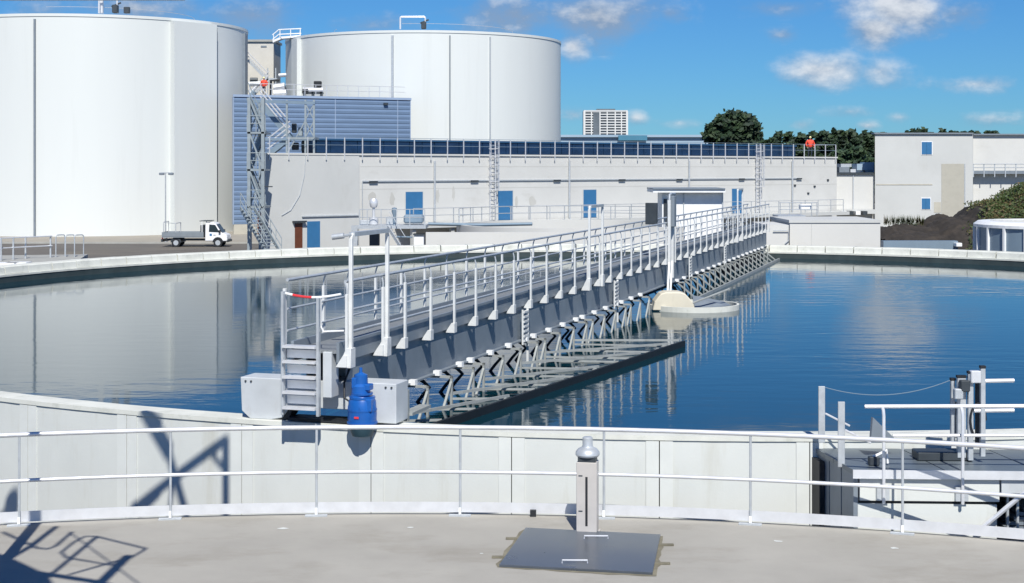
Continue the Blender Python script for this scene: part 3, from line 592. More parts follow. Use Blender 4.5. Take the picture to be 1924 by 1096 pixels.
# conduits, pipes, louvres
bb('conduit', 'galvanised', ws(680), ws(1500), -.10, -.02, wz(680, 342), wz(680, 342)+.08)
bb('conduit', 'galvanised', ws(566), ws(672), -.16, -.07, wz(620, 407), wz(620, 407)+.08)
MB().tube([(ws(680), -.06, wz(680, 342)-GZ), (ws(680), -.06, .2-GZ)], .04, 6).build('conduit_drop', 'galvanised', MBD)
for px in (700, 890, 1045, 1167, 1275, 1392, 1500): bb('wall_light', 'dark_steel', ws(px)-.35, ws(px)+.35, -.16, -.102, wz(680, 342)-.06, wz(680, 342)+.06)
for px in (815, 1068, 1293, 1487): MB().tube([(ws(px), -.12, wz(px, 303)-GZ), (ws(px), -.12, .15-GZ)], .08, 8).build('down_pipe', 'galvanised', MBD)
for px, py, w_, h_ in ((700, 372, .9, .9), (737, 374, .5, 1.0), (852, 363, .35, 1.3), (822, 368, .4, 1.2), (1000, 378, .9, 1.0), (970, 380, .4, .9)):
    mb_ = MB(); c0 = Vector((ws(px), -.004, wz(px, py)-GZ)); n = 12
    vs_ = [c0]+[c0+Vector((math.cos(i*2*math.pi/n)*w_*.5*random.uniform(.6, 1.1), 0, math.sin(i*2*math.pi/n)*h_*.5*random.uniform(.6, 1.1))) for i in range(n)]
    mb_.add(vs_, [(0, i+1, (i+1) % n+1) for i in range(n)]).build('repair_patch', 'wall_stain', MBD)
for z in (4.15, 2.55): bb('pour_joint', 'wall_stain', ws(676), LEN-.02, -.006, -.002, z, z+.035)
MB().tube([(ws(573), -.09, WT-GZ), (ws(571), -.09, 3.6-GZ), (ws(562), -.09, 2.2-GZ), (ws(545), -.09, 1.2-GZ), (ws(528), -.09, .85-GZ)], .025, 5).build('loose_cable', 'galvanised', MBD)
for px, py in ((1493, 350), (1530, 352), (1518, 365), (1555, 340)): bb('wall_fixing', 'dark_steel', ws(px)-.12, ws(px)+.12, -.08, -.002, wz(px, py), wz(px, py)+.15)
# caged ladders
def cage_ladder(px, ztop):
    L_ = thing('caged_ladder', 'caged access ladder on the concrete wall %s' % ('between the first two blue doors' if px < 1000 else 'near the right end of the building'), 'ladder', (A.x+wd.x*ws(px), A.y+wd.y*ws(px), .12), th)
    for x in (-.26, .26): MB().box((x-.03, -.22, 0), (x+.03, -.16, ztop-.12)).build('stile', 'rail_light', L_)
    for k in range(int((ztop-.3)/.30)): MB().tube([(-.26, -.19, .25+k*.3), (.26, -.19, .25+k*.3)], .018, 6).build('rung', 'rail_light', L_)
    z = 2.3
    while z < ztop-.15:
        MB().tube([(-.26, -.2, z)]+[(-.38*math.cos(math.pi*i/8), -.2-.62*math.sin(math.pi*i/8), z) for i in range(9)]+[(.26, -.2, z)], .022, 5).build('cage_hoop', 'rail_light', L_); z += .62
    for i in (1, 2.6, 4, 5.4, 7):
        c, s = math.cos(math.pi*i/8), math.sin(math.pi*i/8); MB().box((-.38*c-.02, -.21-.62*s, 2.3), (-.38*c+.02, -.2-.62*s, ztop-.15)).build('cage_bar', 'rail_light', L_)
cage_ladder(923, 6.2); cage_ladder(1422, 6.15)
# roof railing
RR = thing('roof_railing', 'long thin railing along the roof edge of the concrete building', 'railing', (A.x, A.y, WT+.12), th)
pm2 = MB().box((-.03, -.03, -.45), (.03, .03, 1.12)).mesh('post', 'rail_light'); n = 41
for i in range(n): place(pm2, 'post', RR, (.3+(LEN-.6)*i/(n-1), -.14, 0))
for z in (1.12, .58): MB().tube([(.3, -.14, z), (LEN-.3, -.14, z)], .016, 6).build('rail', 'tank_bluegrey', RR)
for s_ in (.3, LEN-.3): MB().tube([(s_, -.14, 1.12), (s_, 2.5, 1.12)], .026, 6).build('rail', 'galvanised', RR)
# walkway along the doors
WK = thing('walkway', 'grey walkway slab with railing running along the concrete building', 'walkway', (A.x, A.y, 0), th)
MB().box((ws(740), -2.2, -.2), (ws(1560), -.15, .10)).build('slab', 'wall_concrete_grey', WK)
for i in range(12): MB().box((ws(745)+i*3.4, -2.0, GZ), (ws(745)+i*3.4+.3, -1.7, -.2)).build('pier', 'wall_concrete_grey', WK)
n = 28; pmw = MB().box((-.025, -.025, 0), (.025, .025, 1.1)).mesh('post', 'galvanised')
for i in range(n): place(pmw, 'post', WK, (ws(745)+(ws(1550)-ws(745))*i/(n-1), -2.1, .1))
for z in (1.2, .7): MB().tube([(ws(745), -2.1, z), (ws(1550), -2.1, z)], .024, 6).build('rail', 'galvanised', WK)

# ------------------------------------------------------------------ small round tank before the building
T2 = Vector((4.3, 102, 0)); R2 = 8.1; Z2 = .25
SK = thing('thickener_tank', 'small round concrete tank with railing before the building doors', 'tank', (T2.x, T2.y, GZ))
MB().lathe([(R2-.35, -1.2), (R2-.35, Z2), (R2, Z2), (R2, GZ)], T2, 90).build('ring_wall', 'wall_concrete', SK, world=True)
MB().lathe([(0, -.9), (R2-.36, -.9)], T2, 60).build('liquid_surface', 'dark_concrete', SK, world=True)
a0, a1 = R_(-8), R_(188)
for z in (Z2+1.02, Z2+.52): MB().tube(arc(T2, R2-.15, a0, a1, 60, z), .026, 6).build('rail', 'galvanised', SK, world=True)
pk = MB().box((-.025, -.025, 0), (.025, .025, 1.02)).mesh('post', 'galvanised')
for i in range(19):
    t = a0+(a1-a0)*i/18; place(pk, 'post', SK, (math.cos(t)*(R2-.15), math.sin(t)*(R2-.15), Z2-GZ), t)
pp = MB().tube([PX(805, 421, 100), PX(900, 423, 99.5), PX(1000, 421, 99)], .11, 10); pp.build('pipe', 'tank_bluegrey', SK, world=True)
# low basin wall in front of it
BW = tag(MB().box((PX(800, 0, 88).x, 88, GZ), (PX(1250, 0, 88).x, 88.5, CZ-(437-HY)/F*88)).build('basin_wall', 'wall_concrete'), 'low pale basin wall just beyond the tank rim below the doors', 'wall')
# white kiosk
KS = thing('kiosk', 'white flat roofed kiosk with dark door behind the middle of the bridge', 'kiosk', PX(1300, 420, 98)); KS.location.z = GZ
def kb(x0, x1, y0, y1, Y0_, Y1_, nm, mt): 
    a_ = PX(x0, y1, Y0_); b_ = PX(x1, y0, Y0_); return MB().box((a_.x, Y0_, a_.z), (b_.x, Y1_, b_.z)).build(nm, mt, KS, world=True)
kb(1244, 1359, 362, 470, 98, 101, 'wall', 'white_paint'); kb(1227, 1363, 356, 362, 97.3, 101.6, 'roof', 'white_paint'); kb(1227, 1363, 354, 356, 97.2, 101.7, 'roof_edge', 'steel_grey')
kb(1247, 1257, 374, 425, 97.94, 97.998, 'door', 'dark_steel'); kb(1284, 1285.5, 360, 430, 97.9, 97.99, 'down_pipe', 'galvanised'); kb(1357, 1359, 362, 430, 97.9, 97.99, 'down_pipe', 'galvanised')
# pump platform with stair at the left of the small tank
PF = thing('pump_platform', 'cluttered steel pump platform with stair before the grey wall', 'platform', (PX(720, 460, 95).x, 95, GZ))
def fb(px0, px1, py0, py1, Y_, d, nm, mt, **k):
    a_ = PX(px0, py1, Y_); b_ = PX(px1, py0, Y_); return MB().box((a_.x, Y_, a_.z), (b_.x, Y_+d, b_.z)).build(nm, mt, PF, world=True, **k)
fb(672, 800, 424, 430, 94, 3, 'platform_deck', 'galvanised'); fb(676, 700, 414, 424, 95, 1, 'pump', 'galvanised', bevel=.05); fb(725, 742, 408, 424, 95, 1, 'pump', 'galvanised', bevel=.05)
MB().lathe([(0, 1.75), (.18, 1.75), (.26, 1.6), (.26, 1.35), (.2, 1.2), (.09, 1.15), (.09, .55), (.3, .5), (.3, .1), (0, .1)], PX(702, 425, 95)-Vector((0, 0, .0)), 14).build('vent_head', 'rail_light', PF, world=True)
MB().lathe([(0, 1.2), (.16, 1.15), (.18, .9), (.1, .7), (.1, 0)], PX(741, 425, 95), 12).build('valve_stem', 'tank_bluegrey', PF, world=True)
fb(758, 795, 404, 420, 95.4, 1.2, 'motor_housing', 'tank_bluegrey', bevel=.1); fb(660, 672, 424, 462, 95, .5, 'column', 'galvanised'); fb(694, 712, 434, 462, 95, .6, 'cabinet', 'dark_steel'); fb(778, 796, 442, 462, 94, .8, 'cabinet', 'white_paint'); fb(776, 798, 440, 442, 93.9, 1.0, 'cabinet_lid', 'dark_steel')
for px in (676, 690, 716, 745, 770, 798): 
    a_ = PX(px, 425, 94.1); MB().box(a_-Vector((.025, .025, 0)), a_+Vector((.025, .025, 1.05))).build('rail_post', 'galvanised', PF, world=True)
for z in (1.05, .55): MB().tube([PX(676, 425, 94.1)+Vector((0, 0, z)), PX(798, 425, 94.1)+Vector((0, 0, z))], .024, 6).build('rail', 'galvanised', PF, world=True)
for dy in (0, .9):
    MB().beam(PX(728, 426, 93.5+dy), PX(756, 470, 92+dy), .05, .22).build('stair_string', 'galvanised', PF, world=True)
    MB().tube([PX(732, 398, 93.5+dy), PX(762, 446, 92+dy)], .024, 6).build('stair_rail', 'galvanised', PF, world=True)
for k in range(9):
    a_ = PX(728, 426, 93.5).lerp(PX(756, 470, 92), (k+.5)/9); MB().box(a_+Vector((-.14, .05, -.02)), a_+Vector((.14, .88, .02))).build('stair_step', 'galvanised', PF, world=True)
MB().tube([PX(745, 445, 92.8), PX(775, 446, 92.8)], .05, 6).build('pipe', 'tank_bluegrey', PF, world=True)
# pipe bracket box and railing near the right end of the walkway
RB = thing('concrete_block', 'plain low concrete block beside the far end of the bridge', 'block', (PX(1570, 0, 84).x, 84, GZ))
a_ = PX(1484, 419, 84); b_ = PX(1654, 415, 84)
MB().box((a_.x, 84, GZ), (b_.x, 90, a_.z)).build('body', 'wall_concrete', RB, world=True); MB().box((a_.x-.05, 83.94, a_.z+.002), (b_.x+.06, 90.1, a_.z+.16)).build('top_slab', 'wall_concrete_grey', RB, world=True)
a_ = PX(1525, 0, 84); MB().box((a_.x-.012, 83.98, -1.5), (a_.x+.012, 84.02, PX(0, 421, 84).z)).build('joint_cover', 'wall_concrete_grey', RB, world=True)
LB = thing('side_block', 'white low block with thin rectangular frame behind the bridge end', 'block', (PX(1468, 0, 83).x, 83, GZ))
MB().box((PX(1440, 0, 83).x, 83, GZ), (PX(1482, 0, 83).x, 88, PX(0, 423, 83).z)).build('body', 'wall_concrete', LB, world=True)
MB().tube([PX(1453, 434, 82.9), PX(1482, 434, 82.9), PX(1482, 452, 82.9), PX(1474, 459, 82.9)], .03, 6).build('frame', 'galvanised', LB, world=True)
SP = thing('sluice_platform', 'small grey platform with railing above the low concrete block', 'platform', (PX(1500, 0, 92).x, 92, GZ))
MB().box((PX(1462, 0, 92).x, 92, PX(0, 411, 92).z), (PX(1514, 0, 92).x, 94, PX(0, 405, 92).z)).build('deck', 'galvanised', SP, world=True)
MB().box((PX(1464, 0, 92).x, 92.3, GZ), (PX(1512, 0, 92).x, 94, PX(0, 411.2, 92).z)).build('base', 'dark_steel', SP, world=True)
for px in (1466, 1484, 1505, 1525, 1535): MB().tube([PX(px, 414, 92.2), PX(px, 381, 92.2)], .025, 6).build('rail_post', 'galvanised', SP, world=True)
for py in (381, 394): MB().tube([PX(1464, py, 92.2), PX(1536, py, 92.2)], .025, 6).build('rail', 'galvanised', SP, world=True)
MB().box(PX(1503, 394, 92.4), PX(1522, 384, 92.8)).build('cabinet', 'white_paint', SP, world=True, bevel=.02)

# ------------------------------------------------------------------ right hand buildings
RBD = thing('pump_building', 'tall pale concrete building with two square blue windows on the right', 'building', (PX(1736, 0, 140).x, 140, GZ))
def rb(px0, px1, py0, py1, Y_, d, nm, mt, parent=None):
    a_ = PX(px0, py1, Y_); b_ = PX(px1, py0, Y_); o = MB().box((a_.x, Y_, max(a_.z, GZ)), (b_.x, Y_+d, b_.z)).build(nm, mt, RBD, world=True)
    if parent: o.parent = parent
    return o
a_, b_ = PX(1644, 252, 140), PX(1828, 252, 140)
MB().prism([(a_.x, 140), (b_.x, 140), (b_.x+6, 160), (a_.x+6, 160)], GZ, a_.z, 'z').build('wall', 'wall_concrete_grey', RBD, world=True)
rb(1643, 1829, 249.5, 251.9, 139.8, 1.2, 'roof_edge', 'steel_grey')
rb(1828.3, 2150, 254, 600, 141.5, 20, 'wall', 'wall_concrete'); rb(1829.5, 2151, 251.5, 253.9, 141.2, 20.4, 'roof_edge', 'steel_grey')
for (x0, x1, y0, y1) in ((1732, 1751, 267, 290), (1732, 1748, 373, 393)):
    wn = rb(x0, x1, y0, y1, 139.93, .06, 'window', 'door_blue'); rb(x0-1.2, x1+1.2, y0-1.2, y1+1.2, 139.96, .035, 'frame', 'white_paint', wn); rb((x0+x1)/2-.4, (x0+x1)/2+.4, y0, y1, 139.90, .028, 'mullion', 'door_blue', wn)
rb(1769, 1813, 308, 430, 139.975, .02, 'render_patch', 'patch'); rb(1646, 1752, 346, 348, 139.97, .028, 'pour_joint', 'beige_concrete'); rb(1812, 1814, 308, 400, 139.95, .02, 'pipe', 'galvanised'); rb(1755, 1768, 380, 400, 139.98, .018, 'stain_plate', 'beige_concrete')
WG = thing('wall_gangway', 'grey gangway with railing hung on the right hand building', 'gangway', PX(1876, 330, 140.6))
a_ = PX(1829, 327, 140.6); b_ = PX(2150, 321, 140.6); MB().box((a_.x, 140.6, a_.z), (b_.x, 141.45, b_.z)).build('deck', 'steel_grey', WG, world=True)
for i in range(16): MB().box(PX(1829+i*20-.9, 333, 140.55), PX(1829+i*20+.9, 308, 140.55)+Vector((0, .08, 0))).build('post', 'galvanised', WG, world=True)
for py in (308.5, 315): MB().tube([PX(1829, py, 140.55), PX(2150, py, 140.55)], .04, 6).build('rail', 'galvanised', WG, world=True)
LW = thing('low_building', 'low white building with cluttered roof between the two concrete buildings', 'building', (PX(1610, 0, 140).x, 140, GZ))
def lw(px0, px1, py0, py1, Y_, d, nm, mt):
    a_ = PX(px0, py1, Y_); b_ = PX(px1, py0, Y_); return MB().box((a_.x, Y_, max(a_.z, GZ)), (b_.x, Y_+d, b_.z)).build(nm, mt, LW, world=True)
lw(1540, 1643, 328, 600, 140.5, 14, 'wall', 'wall_concrete'); lw(1540, 1642.5, 324.5, 327.9, 140.3, 14.4, 'roof_edge', 'dark_steel')
for (x0, x1, y0, y1, mt) in ((1577, 1596, 314, 324, 'steel_grey'), (1598, 1622, 318, 324, 'rail_light'), (1610, 1640, 308, 320, 'roof_bluegrey'), (1580, 1600, 308, 314, 'galvanised'), (1625, 1643, 305, 324, 'roof_bluegrey')): lw(x0, x1, y0, y1, 143+random.random(), 2, 'roof_unit', mt)
lw(1602.5, 1604, 328, 430, 140.4, .08, 'down_pipe', 'galvanised'); lw(1572, 1645, 394, 402, 139.5, .9, 'plinth', 'wall_concrete_grey')
for i in range(4): lw(1582+i*13, 1591+i*13, 397, 404, 138.5, .9, 'stored_unit', 'dark_steel' if i % 2 else 'white_paint')
FR_ = thing('far_hall', 'long pale blue roofed hall far behind the concrete building', 'hall', (PX(1210, 0, 230).x, 230, GZ))
def fh(px0, px1, py0, py1, Y_, d, nm, mt):
    a_ = PX(px0, py1, Y_); b_ = PX(px1, py0, Y_); return MB().box((a_.x, Y_, max(a_.z, GZ)), (b_.x, Y_+d, b_.z)).build(nm, mt, FR_, world=True)
fh(1040, 1369, 258, 600, 230, 30, 'wall', 'roof_bluegrey'); fh(1038, 1372, 253.5, 257.9, 229.5, 31, 'roof', 'roof_bluegrey'); fh(1162, 1216, 254.5, 264, 229, .4, 'roof_light', 'roof_teal')

# ------------------------------------------------------------------ far high-rise
HR = thing('apartment_tower', 'distant grey and white high rise block on the horizon', 'building', (PX(1138, 0, 1600).x, 1600, GZ))
x0, x1 = PX(1096, 0, 1600).x, PX(1180, 0, 1600).x; zt = PX(0, 209, 1600).z
MB().box((x0+2, 1601, GZ), (x1-2, 1615, zt-.5)).build('core', 'tower_glass', HR, world=True)
for a_, b_ in ((x0, x0+2.2), (x1-2.2, x1)): MB().box((a_, 1599, GZ), (b_, 1616, zt)).build('end_wall', 'tower_white', HR, world=True)
z = zt-1.1; k = 0
while z > 20: MB().box((x0+2.3, 1599.6, z), (x1-2.3, 1600.9, z+1.05)).build('balcony_band', 'tower_white', HR, world=True); z -= 2.85
for fx in (.17, .36, .52, .70, .84): MB().box((x0+(x1-x0)*fx, 1599.2, GZ), (x0+(x1-x0)*fx+1.2, 1599.55, zt-.8)).build('fin', 'tower_white', HR, world=True)
MB().box((x0+(x1-x0)*.22, 1599.3, GZ), (x0+(x1-x0)*.36, 1599.58, zt-1.2)).build('stair_strip', 'tower_glass', HR, world=True)
MB().box((x0+.5, 1599.2, zt+.02), (x1-.5, 1615.8, zt+.9)).build('roof_slab', 'tower_white', HR, world=True)
MB().box((x0+(x1-x0)*.3, 1604, zt+.92), (x0+(x1-x0)*.72, 1612, zt+2.6)).build('plant_room', 'tower_glass', HR, world=True)

# ------------------------------------------------------------------ white digester tanks
DT = 17.7; DR = 14.9
def digester(cx, cy, label, seam_shade_strips, pil):
    D = thing('digester_tank', label, 'tank', (cx, cy, GZ), 0, 'white storage tanks')
    MB().lathe([(DR, 0), (DR, DT-GZ-.25), (DR+.06, DT-GZ-.25), (DR+.06, DT-GZ), (DR-.15, DT-GZ), (0, DT-GZ+.55)], n=160).build('shell', 'tank_white', D)
    vc = math.atan2(-cy, -cx)
    def ang(px):                              # where the view ray of this column meets the shell
        d = Vector(((px-962)/F, 1)).normalized(); c = Vector((cx, cy)); t = d.dot(c)-math.sqrt(max(0, DR**2-(c.length_squared-d.dot(c)**2))); p = d*t-c; return math.atan2(p.y, p.x)
    for px, w_, mt in seam_shade_strips:
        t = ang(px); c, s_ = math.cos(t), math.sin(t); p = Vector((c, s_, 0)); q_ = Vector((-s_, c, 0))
        MB().beam(p*(DR+.09), p*(DR+.09)+Vector((0, 0, DT-GZ-.5)), w_, .20, p).build('seam_or_shade_strip', mt, D)
    for px0, px1, dep in pil:
        t0, t1 = ang(px0), ang(px1); mb_ = MB(); vs_ = []
        for t, r in ((t0, DR-.1), (t0, DR+dep), (t1, DR+dep), (t1, DR-.1)): vs_ += [(r*math.cos(t), r*math.sin(t), 0), (r*math.cos(t), r*math.sin(t), DT-GZ-.3)]
        mb_.add(vs_, [(0,2,3,1), (2,4,5,3), (4,6,7,5), (1,3,5,7), (0,6,4,2)]).build('pilaster', 'tank_white', D)
    MB().tube(arc((0, 0), DR-5.2, R_(-100), R_(200), 70, DT-GZ+1.15), .02, 5).build('roof_rail', 'galvanised', D)
    return D
D1 = digester(-41.1, 146.4, 'large white cylindrical tank cut off by the left picture edge', [(66, .16, 'steel_grey'), (400.5, .75, 'dark_steel'), (459.5, 1.3, 'steel_grey')], [(320, 396, .75)])  # two wide dark strips paint the shade beside the pilaster and at the edge
D2 = digester(-9.6, 162.4, 'large white cylindrical tank behind the blue clad building', [(738, .22, 'galvanised'), (845, .10, 'steel_grey'), (920, .08, 'galvanised')], [(556, 566, .5)])
def roof_kit(D, px, py0, py1, w_, Y_):
    a_ = PX(px, py1, Y_); b_ = PX(px+w_, py0, Y_)
    MB().tube(hoop((a_.x, Y_, 0), (b_.x, Y_, 0), a_.z, b_.z, .15), .09, 8).build('roof_pipe', 'rail_light', D, world=True)
    MB().box((b_.x-.4, Y_-.3, a_.z), (b_.x+.1, Y_+.3, a_.z+.75)).build('valve', 'dark_steel', D, world=True, bevel=.06); MB().tube([(b_.x-.5, Y_, a_.z+.6), (b_.x+.35, Y_, a_.z+.95)], .08, 6).build('valve_arm', 'dark_steel', D, world=True)
roof_kit(D2, 752, 32, 55, 47, 151); roof_kit(D1, 186, -2, 25, 34, 136); MB().box(PX(232, 25, 136), PX(243, 13, 136)+Vector((0, .4, 0))).build('valve', 'dark_steel', D1, world=True, bevel=.05)
MB().box(PX(184, 25, 136.4), PX(193, -4, 136.4)+Vector((0, .4, 0))).build('roof_duct', 'rail_light', D1, world=True, bevel=.03)
# landing joining the second tank
LG = thing('tank_landing', 'white landing with railing at the upper left of the rear tank', 'landing', PX(540, 75, 156))
MB().beam(PX(514, 79, 156), PX(530, 72, 156), 1.2, .22).build('deck_slope', 'white_paint', LG, world=True); MB().beam(PX(529, 72, 156), PX(566, 69, 156), 1.2, .22).build('deck', 'white_paint', LG, world=True)
for dy in (-.6, .6):
    for dz in (0, .5): MB().tube([PX(512, 66, 156+dy)-Vector((0, 0, dz)), PX(524, 56, 156+dy)-Vector((0, 0, dz)), PX(566, 54, 156+dy)-Vector((0, 0, dz))], .06, 6).build('rail', 'white_paint', LG, world=True)
    for px, py in ((514, 64), (526, 55), (546, 55), (564, 54)): MB().tube([PX(px, py, 156+dy), PX(px, py+16, 156+dy)], .05, 6).build('rail_post', 'white_paint', LG, world=True)

# ------------------------------------------------------------------ blue clad building
q0, q1 = Vector((-25.4, 136, 0)), Vector((-9.8, 143, 0)); bl = (q1-q0).length; bt = math.atan2((q1-q0).y, (q1-q0).x); BT = 10.55
BC = thing('clad_building', 'blue metal clad building behind the steel stair tower', 'building', (q0.x, q0.y, GZ), bt)
bv = Matrix.Rotation(-bt, 3, 'Z') @ Vector((-.12, 1, 0)); MB().prism([(.05, .06), (bl-.05, .06), (bl-.05+bv.x*3, .06+bv.y*3), (.05+bv.x*3, .06+bv.y*3)], 0, BT-GZ-.05, 'z').build('core', 'frame_navy', BC)
MB().box((0, -.02, 0), (bl, .3, 1.0)).build('plinth', 'beige_concrete', BC)
ns = 26; sh_ = (BT-GZ-1.02)/ns
sm2 = MB().prism([(-.02, 0), (.055, 0), (.055, sh_-.035), (-.02, sh_-.035), (-.05, sh_*.5)], 0, bl, 'x').mesh('cladding_strip', 'cladding_blue')
for i in range(ns): place(sm2, 'cladding_strip', BC, (0, 0, 1.01+i*sh_))
for x in (1.6, 9.6, bl-1.3): MB().box((x, -.075, 1.0), (x+.07, -.052, BT-GZ)).build('trim_strip', 'cladding_trim', BC)
for x in (-.06, bl): MB().box((x, -.08, 1.0), (x+.06, .3, BT-GZ)).build('corner_trim', 'cladding_trim', BC)
MB().prism([(-.1, -.12), (bl+.12, -.12), (bl+.1+bv.x*3.2, bv.y*3.2), (bv.x*3.2-.1, bv.y*3.2)], BT-GZ, BT-GZ+.22, 'z').build('roof_edge', 'cladding_trim', BC)
MB().box((2.2, -.05, 0), (3.1, -.022, 2.2)).build('door', 'door_brown', BC); MB().box((bl-2.7, -.3, BT-GZ-.5), (bl-2.3, -.06, BT-GZ-.3)).build('flood_lamp', 'dark_steel', BC)
CR = thing('clad_roof_railing', 'thin railing on the roof of the blue clad building', 'railing', (q0.x, q0.y, BT+.22), bt)
for i in range(14): MB().box((1.5+i*1.05, .2, 0), (1.55+i*1.05, .25, 1.05)).build('post', 'rail_light', CR)
for z in (1.05, .55): MB().tube([(1.5, .22, z), (bl-.4, .22, z)], .03, 5).build('rail', 'rail_light', CR)
RU = thing('roof_blower', 'black and white blower unit on the blue clad roof', 'blower', PX(588, 183, 141)); RU.location.z = BT+.22
for x in (-.9, -.1, .7): MB().box((x, -.3, 0), (x+.18, .5, .45)).build('leg', 'dark_steel', RU)
MB().tube([(-.95, .1, .65), (.95, .1, .65)], .28, 14).build('drum', 'rail_light', RU); MB().box((-1.0, -.25, .3), (-.4, .5, .78)).build('base_box', 'rubber', RU, bevel=.05); MB().box((.1, -.2, .95), (.8, .4, 1.5)).build('motor_box', 'rubber', RU, bevel=.05); MB().box((-.4, -.3, .3), (.95, .5, .45)).build('skid', 'dark_steel', RU)
# beige silo and its pipes behind
SI = thing('beige_silo', 'beige rectangular silo seen between the two white tanks', 'silo', PX(490, 180, 165)); SI.location.z = GZ
a_ = PX(455, 190, 165); b_ = PX(514, 79, 165); MB().box((a_.x, 165, GZ), (b_.x, 170, b_.z)).build('body', 'silo_beige', SI, world=True); MB().box((a_.x, 164.8, b_.z+.01), (b_.x+.15, 170.2, b_.z+.25)).build('roof_edge', 'kerbstone', SI, world=True); MB().box(PX(490, 89, 164.95), PX(501, 86, 164.95)+Vector((0, .04, 0))).build('vent_slot', 'steel_grey', SI, world=True)
PS = thing('stair_flight', 'steel stair flights rising between the two white tanks', 'stairs', PX(490, 180, 152)); 
for dy in (0, 1.0):
    for (x0, y0, x1, y1) in ((466, 105, 503, 143), (474, 172, 506, 140)):
        MB().beam(PX(x0, y0+8, 152+dy), PX(x1, y1+8, 152+dy), .07, .3).build('stair_string', 'galvanised', PS, world=True)
        for dz in (0, 7): MB().tube([PX(x0, y0-6+dz, 152+dy), PX(x1, y1-6+dz, 152+dy)], .05, 5).build('hand_rail', 'rail_light', PS, world=True)
for k in range(8):
    for (x0, y0, x1, y1) in ((466, 105, 503, 143), (474, 172, 506, 140)):
        p = PX(x0, y0+8, 152).lerp(PX(x1, y1+8, 152), (k+.5)/8); MB().box(p+Vector((-.15, .04, -.02)), p+Vector((.15, .96, .02))).build('stair_step', 'galvanised', PS, world=True)
MB().box(PX(500, 150, 152), PX(520, 147, 152)+Vector((0, 1, 0))).build('landing', 'galvanised', PS, world=True)
for px in (503, 518): MB().tube([PX(px, 185, 152.1), PX(px, 128, 152.1)], .06, 6).build('post', 'galvanised', PS, world=True)
PW = thing('roof_pipework', 'tangle of white and black pipes on the clad roof beside the person', 'pipework', PX(525, 183, 144)); PW.location.z = BT
for pts, r, mt in (([(509, 183), (509, 152), (525, 151)], .14, 'rubber'), ([(515, 165), (535, 162)], .35, 'rail_light'), ([(515, 176), (538, 175)], .4, 'white_paint'), ([(530, 182), (536, 168), (531, 158)], .16, 'dark_steel'), ([(470, 176), (484, 160), (500, 156)], .16, 'rail_light'), ([(468, 158), (500, 157)], .25, 'galvanised'), ([(470, 150), (484, 150)], .2, 'dark_steel'), ([(524, 142), (538, 141)], .2, 'galvanised'), ([(472, 182), (478, 172)], .3, 'tank_bluegrey')):
    MB().tube([PX(x, y, 144) for x, y in pts], r, 8).build('pipe', mt, PW, world=True)

# ------------------------------------------------------------------ steel stair tower at the corner of the building
SX = thing('stair_tower', 'tall zigzag steel stair tower at the left corner of the grey wall', 'stair tower', (PX(480, 0, 97).x, 97, GZ))
def sxt(p, q, w_=.09, mt='stair_steel', nm='strut'): return MB().beam(p, q, w_, w_).build(nm, mt, SX, world=True)
for px, Y_ in ((468, 96.5), (494, 96.5), (470, 98.6), (495, 98.6)): sxt(PX(px, 0, Y_)*1+Vector((0, 0, GZ-PX(px, 0, Y_).z)), PX(px, 184, Y_), .2, nm='column')
lev = [184, 248, 318, 388]
for py in lev[1:]:
    a_ = PX(464, py, 96.4); b_ = PX(498, py, 96.4); MB().box((a_.x, 96.4, a_.z-.12), (b_.x, 98.8, a_.z)).build('landing', 'stair_steel', SX, world=True)
    for dz in (.55, 1.05): MB().tube([(a_.x, 98.7, a_.z+dz), (a_.x, 96.45, a_.z+dz), (b_.x, 96.45, a_.z+dz)], .03, 5).build('rail', 'stair_steel', SX, world=True)
    for x in (a_.x, (a_.x+b_.x)/2, b_.x): MB().box((x-.025, 96.43, a_.z), (x+.025, 96.48, a_.z+1.05)).build('rail_post', 'stair_steel', SX, world=True)
for i in range(3):
    fl = i % 2 == 0; xa, xb = (466, 494) if fl else (494, 466); Yf = 96.7 if fl else 97.8
    a_, b_ = PX(xa, lev[i], Yf), PX(xb, lev[i+1], Yf)
    for dy in (0, .85): MB().beam(a_+Vector((0, dy, 0)), b_+Vector((0, dy, 0)), .06, .28).build('stair_string', 'tank_bluegrey', SX, world=True)
    for k in range(9): p = a_.lerp(b_, (k+.5)/9); MB().box(p+Vector((-.14, .04, -.02)), p+Vector((.14, .82, .02))).build('stair_step', 'stair_steel', SX, world=True)
    for dz in (.5, 1.0): MB().tube([a_+Vector((0, 0, dz)), b_+Vector((0, 0, dz))], .03, 5).build('hand_rail', 'stair_steel', SX, world=True)
    sxt(PX(468, lev[i], 96.5), PX(494, lev[i+1], 96.5), .1); sxt(PX(494, lev[i], 98.6), PX(470, lev[i+1], 98.6), .07)
a_, b_ = PX(478, 392, 96), PX(529, 478, 92.5)
for dx in (0, -.95):
    v_ = Vector((dx, -.3*dx, 0)); MB().beam(a_+v_, b_+v_, .06, .26).build('stair_string', 'stair_steel', SX, world=True)
    for dz in (.5, 1.0): MB().tube([a_+v_+Vector((0, 0, dz)), b_+v_+Vector((0, 0, dz))], .03, 5).build('hand_rail', 'stair_steel', SX, world=True)
    for k in range(6): p = a_.lerp(b_, k/5)+v_; MB().box(p+Vector((-.02, -.02, 0)), p+Vector((.02, .02, 1.0))).build('rail_post', 'stair_steel', SX, world=True)
for k in range(14): p = a_.lerp(b_, (k+.5)/14); MB().box(p+Vector((-.92, -.12, -.02)), p+Vector((-.03, .12, .02))).build('stair_step', 'stair_steel', SX, world=True)
MB().box(PX(497, 352, 96), PX(511, 350, 96)+Vector((0, .3, 0))).build('lamp_arm', 'dark_steel', SX, world=True)
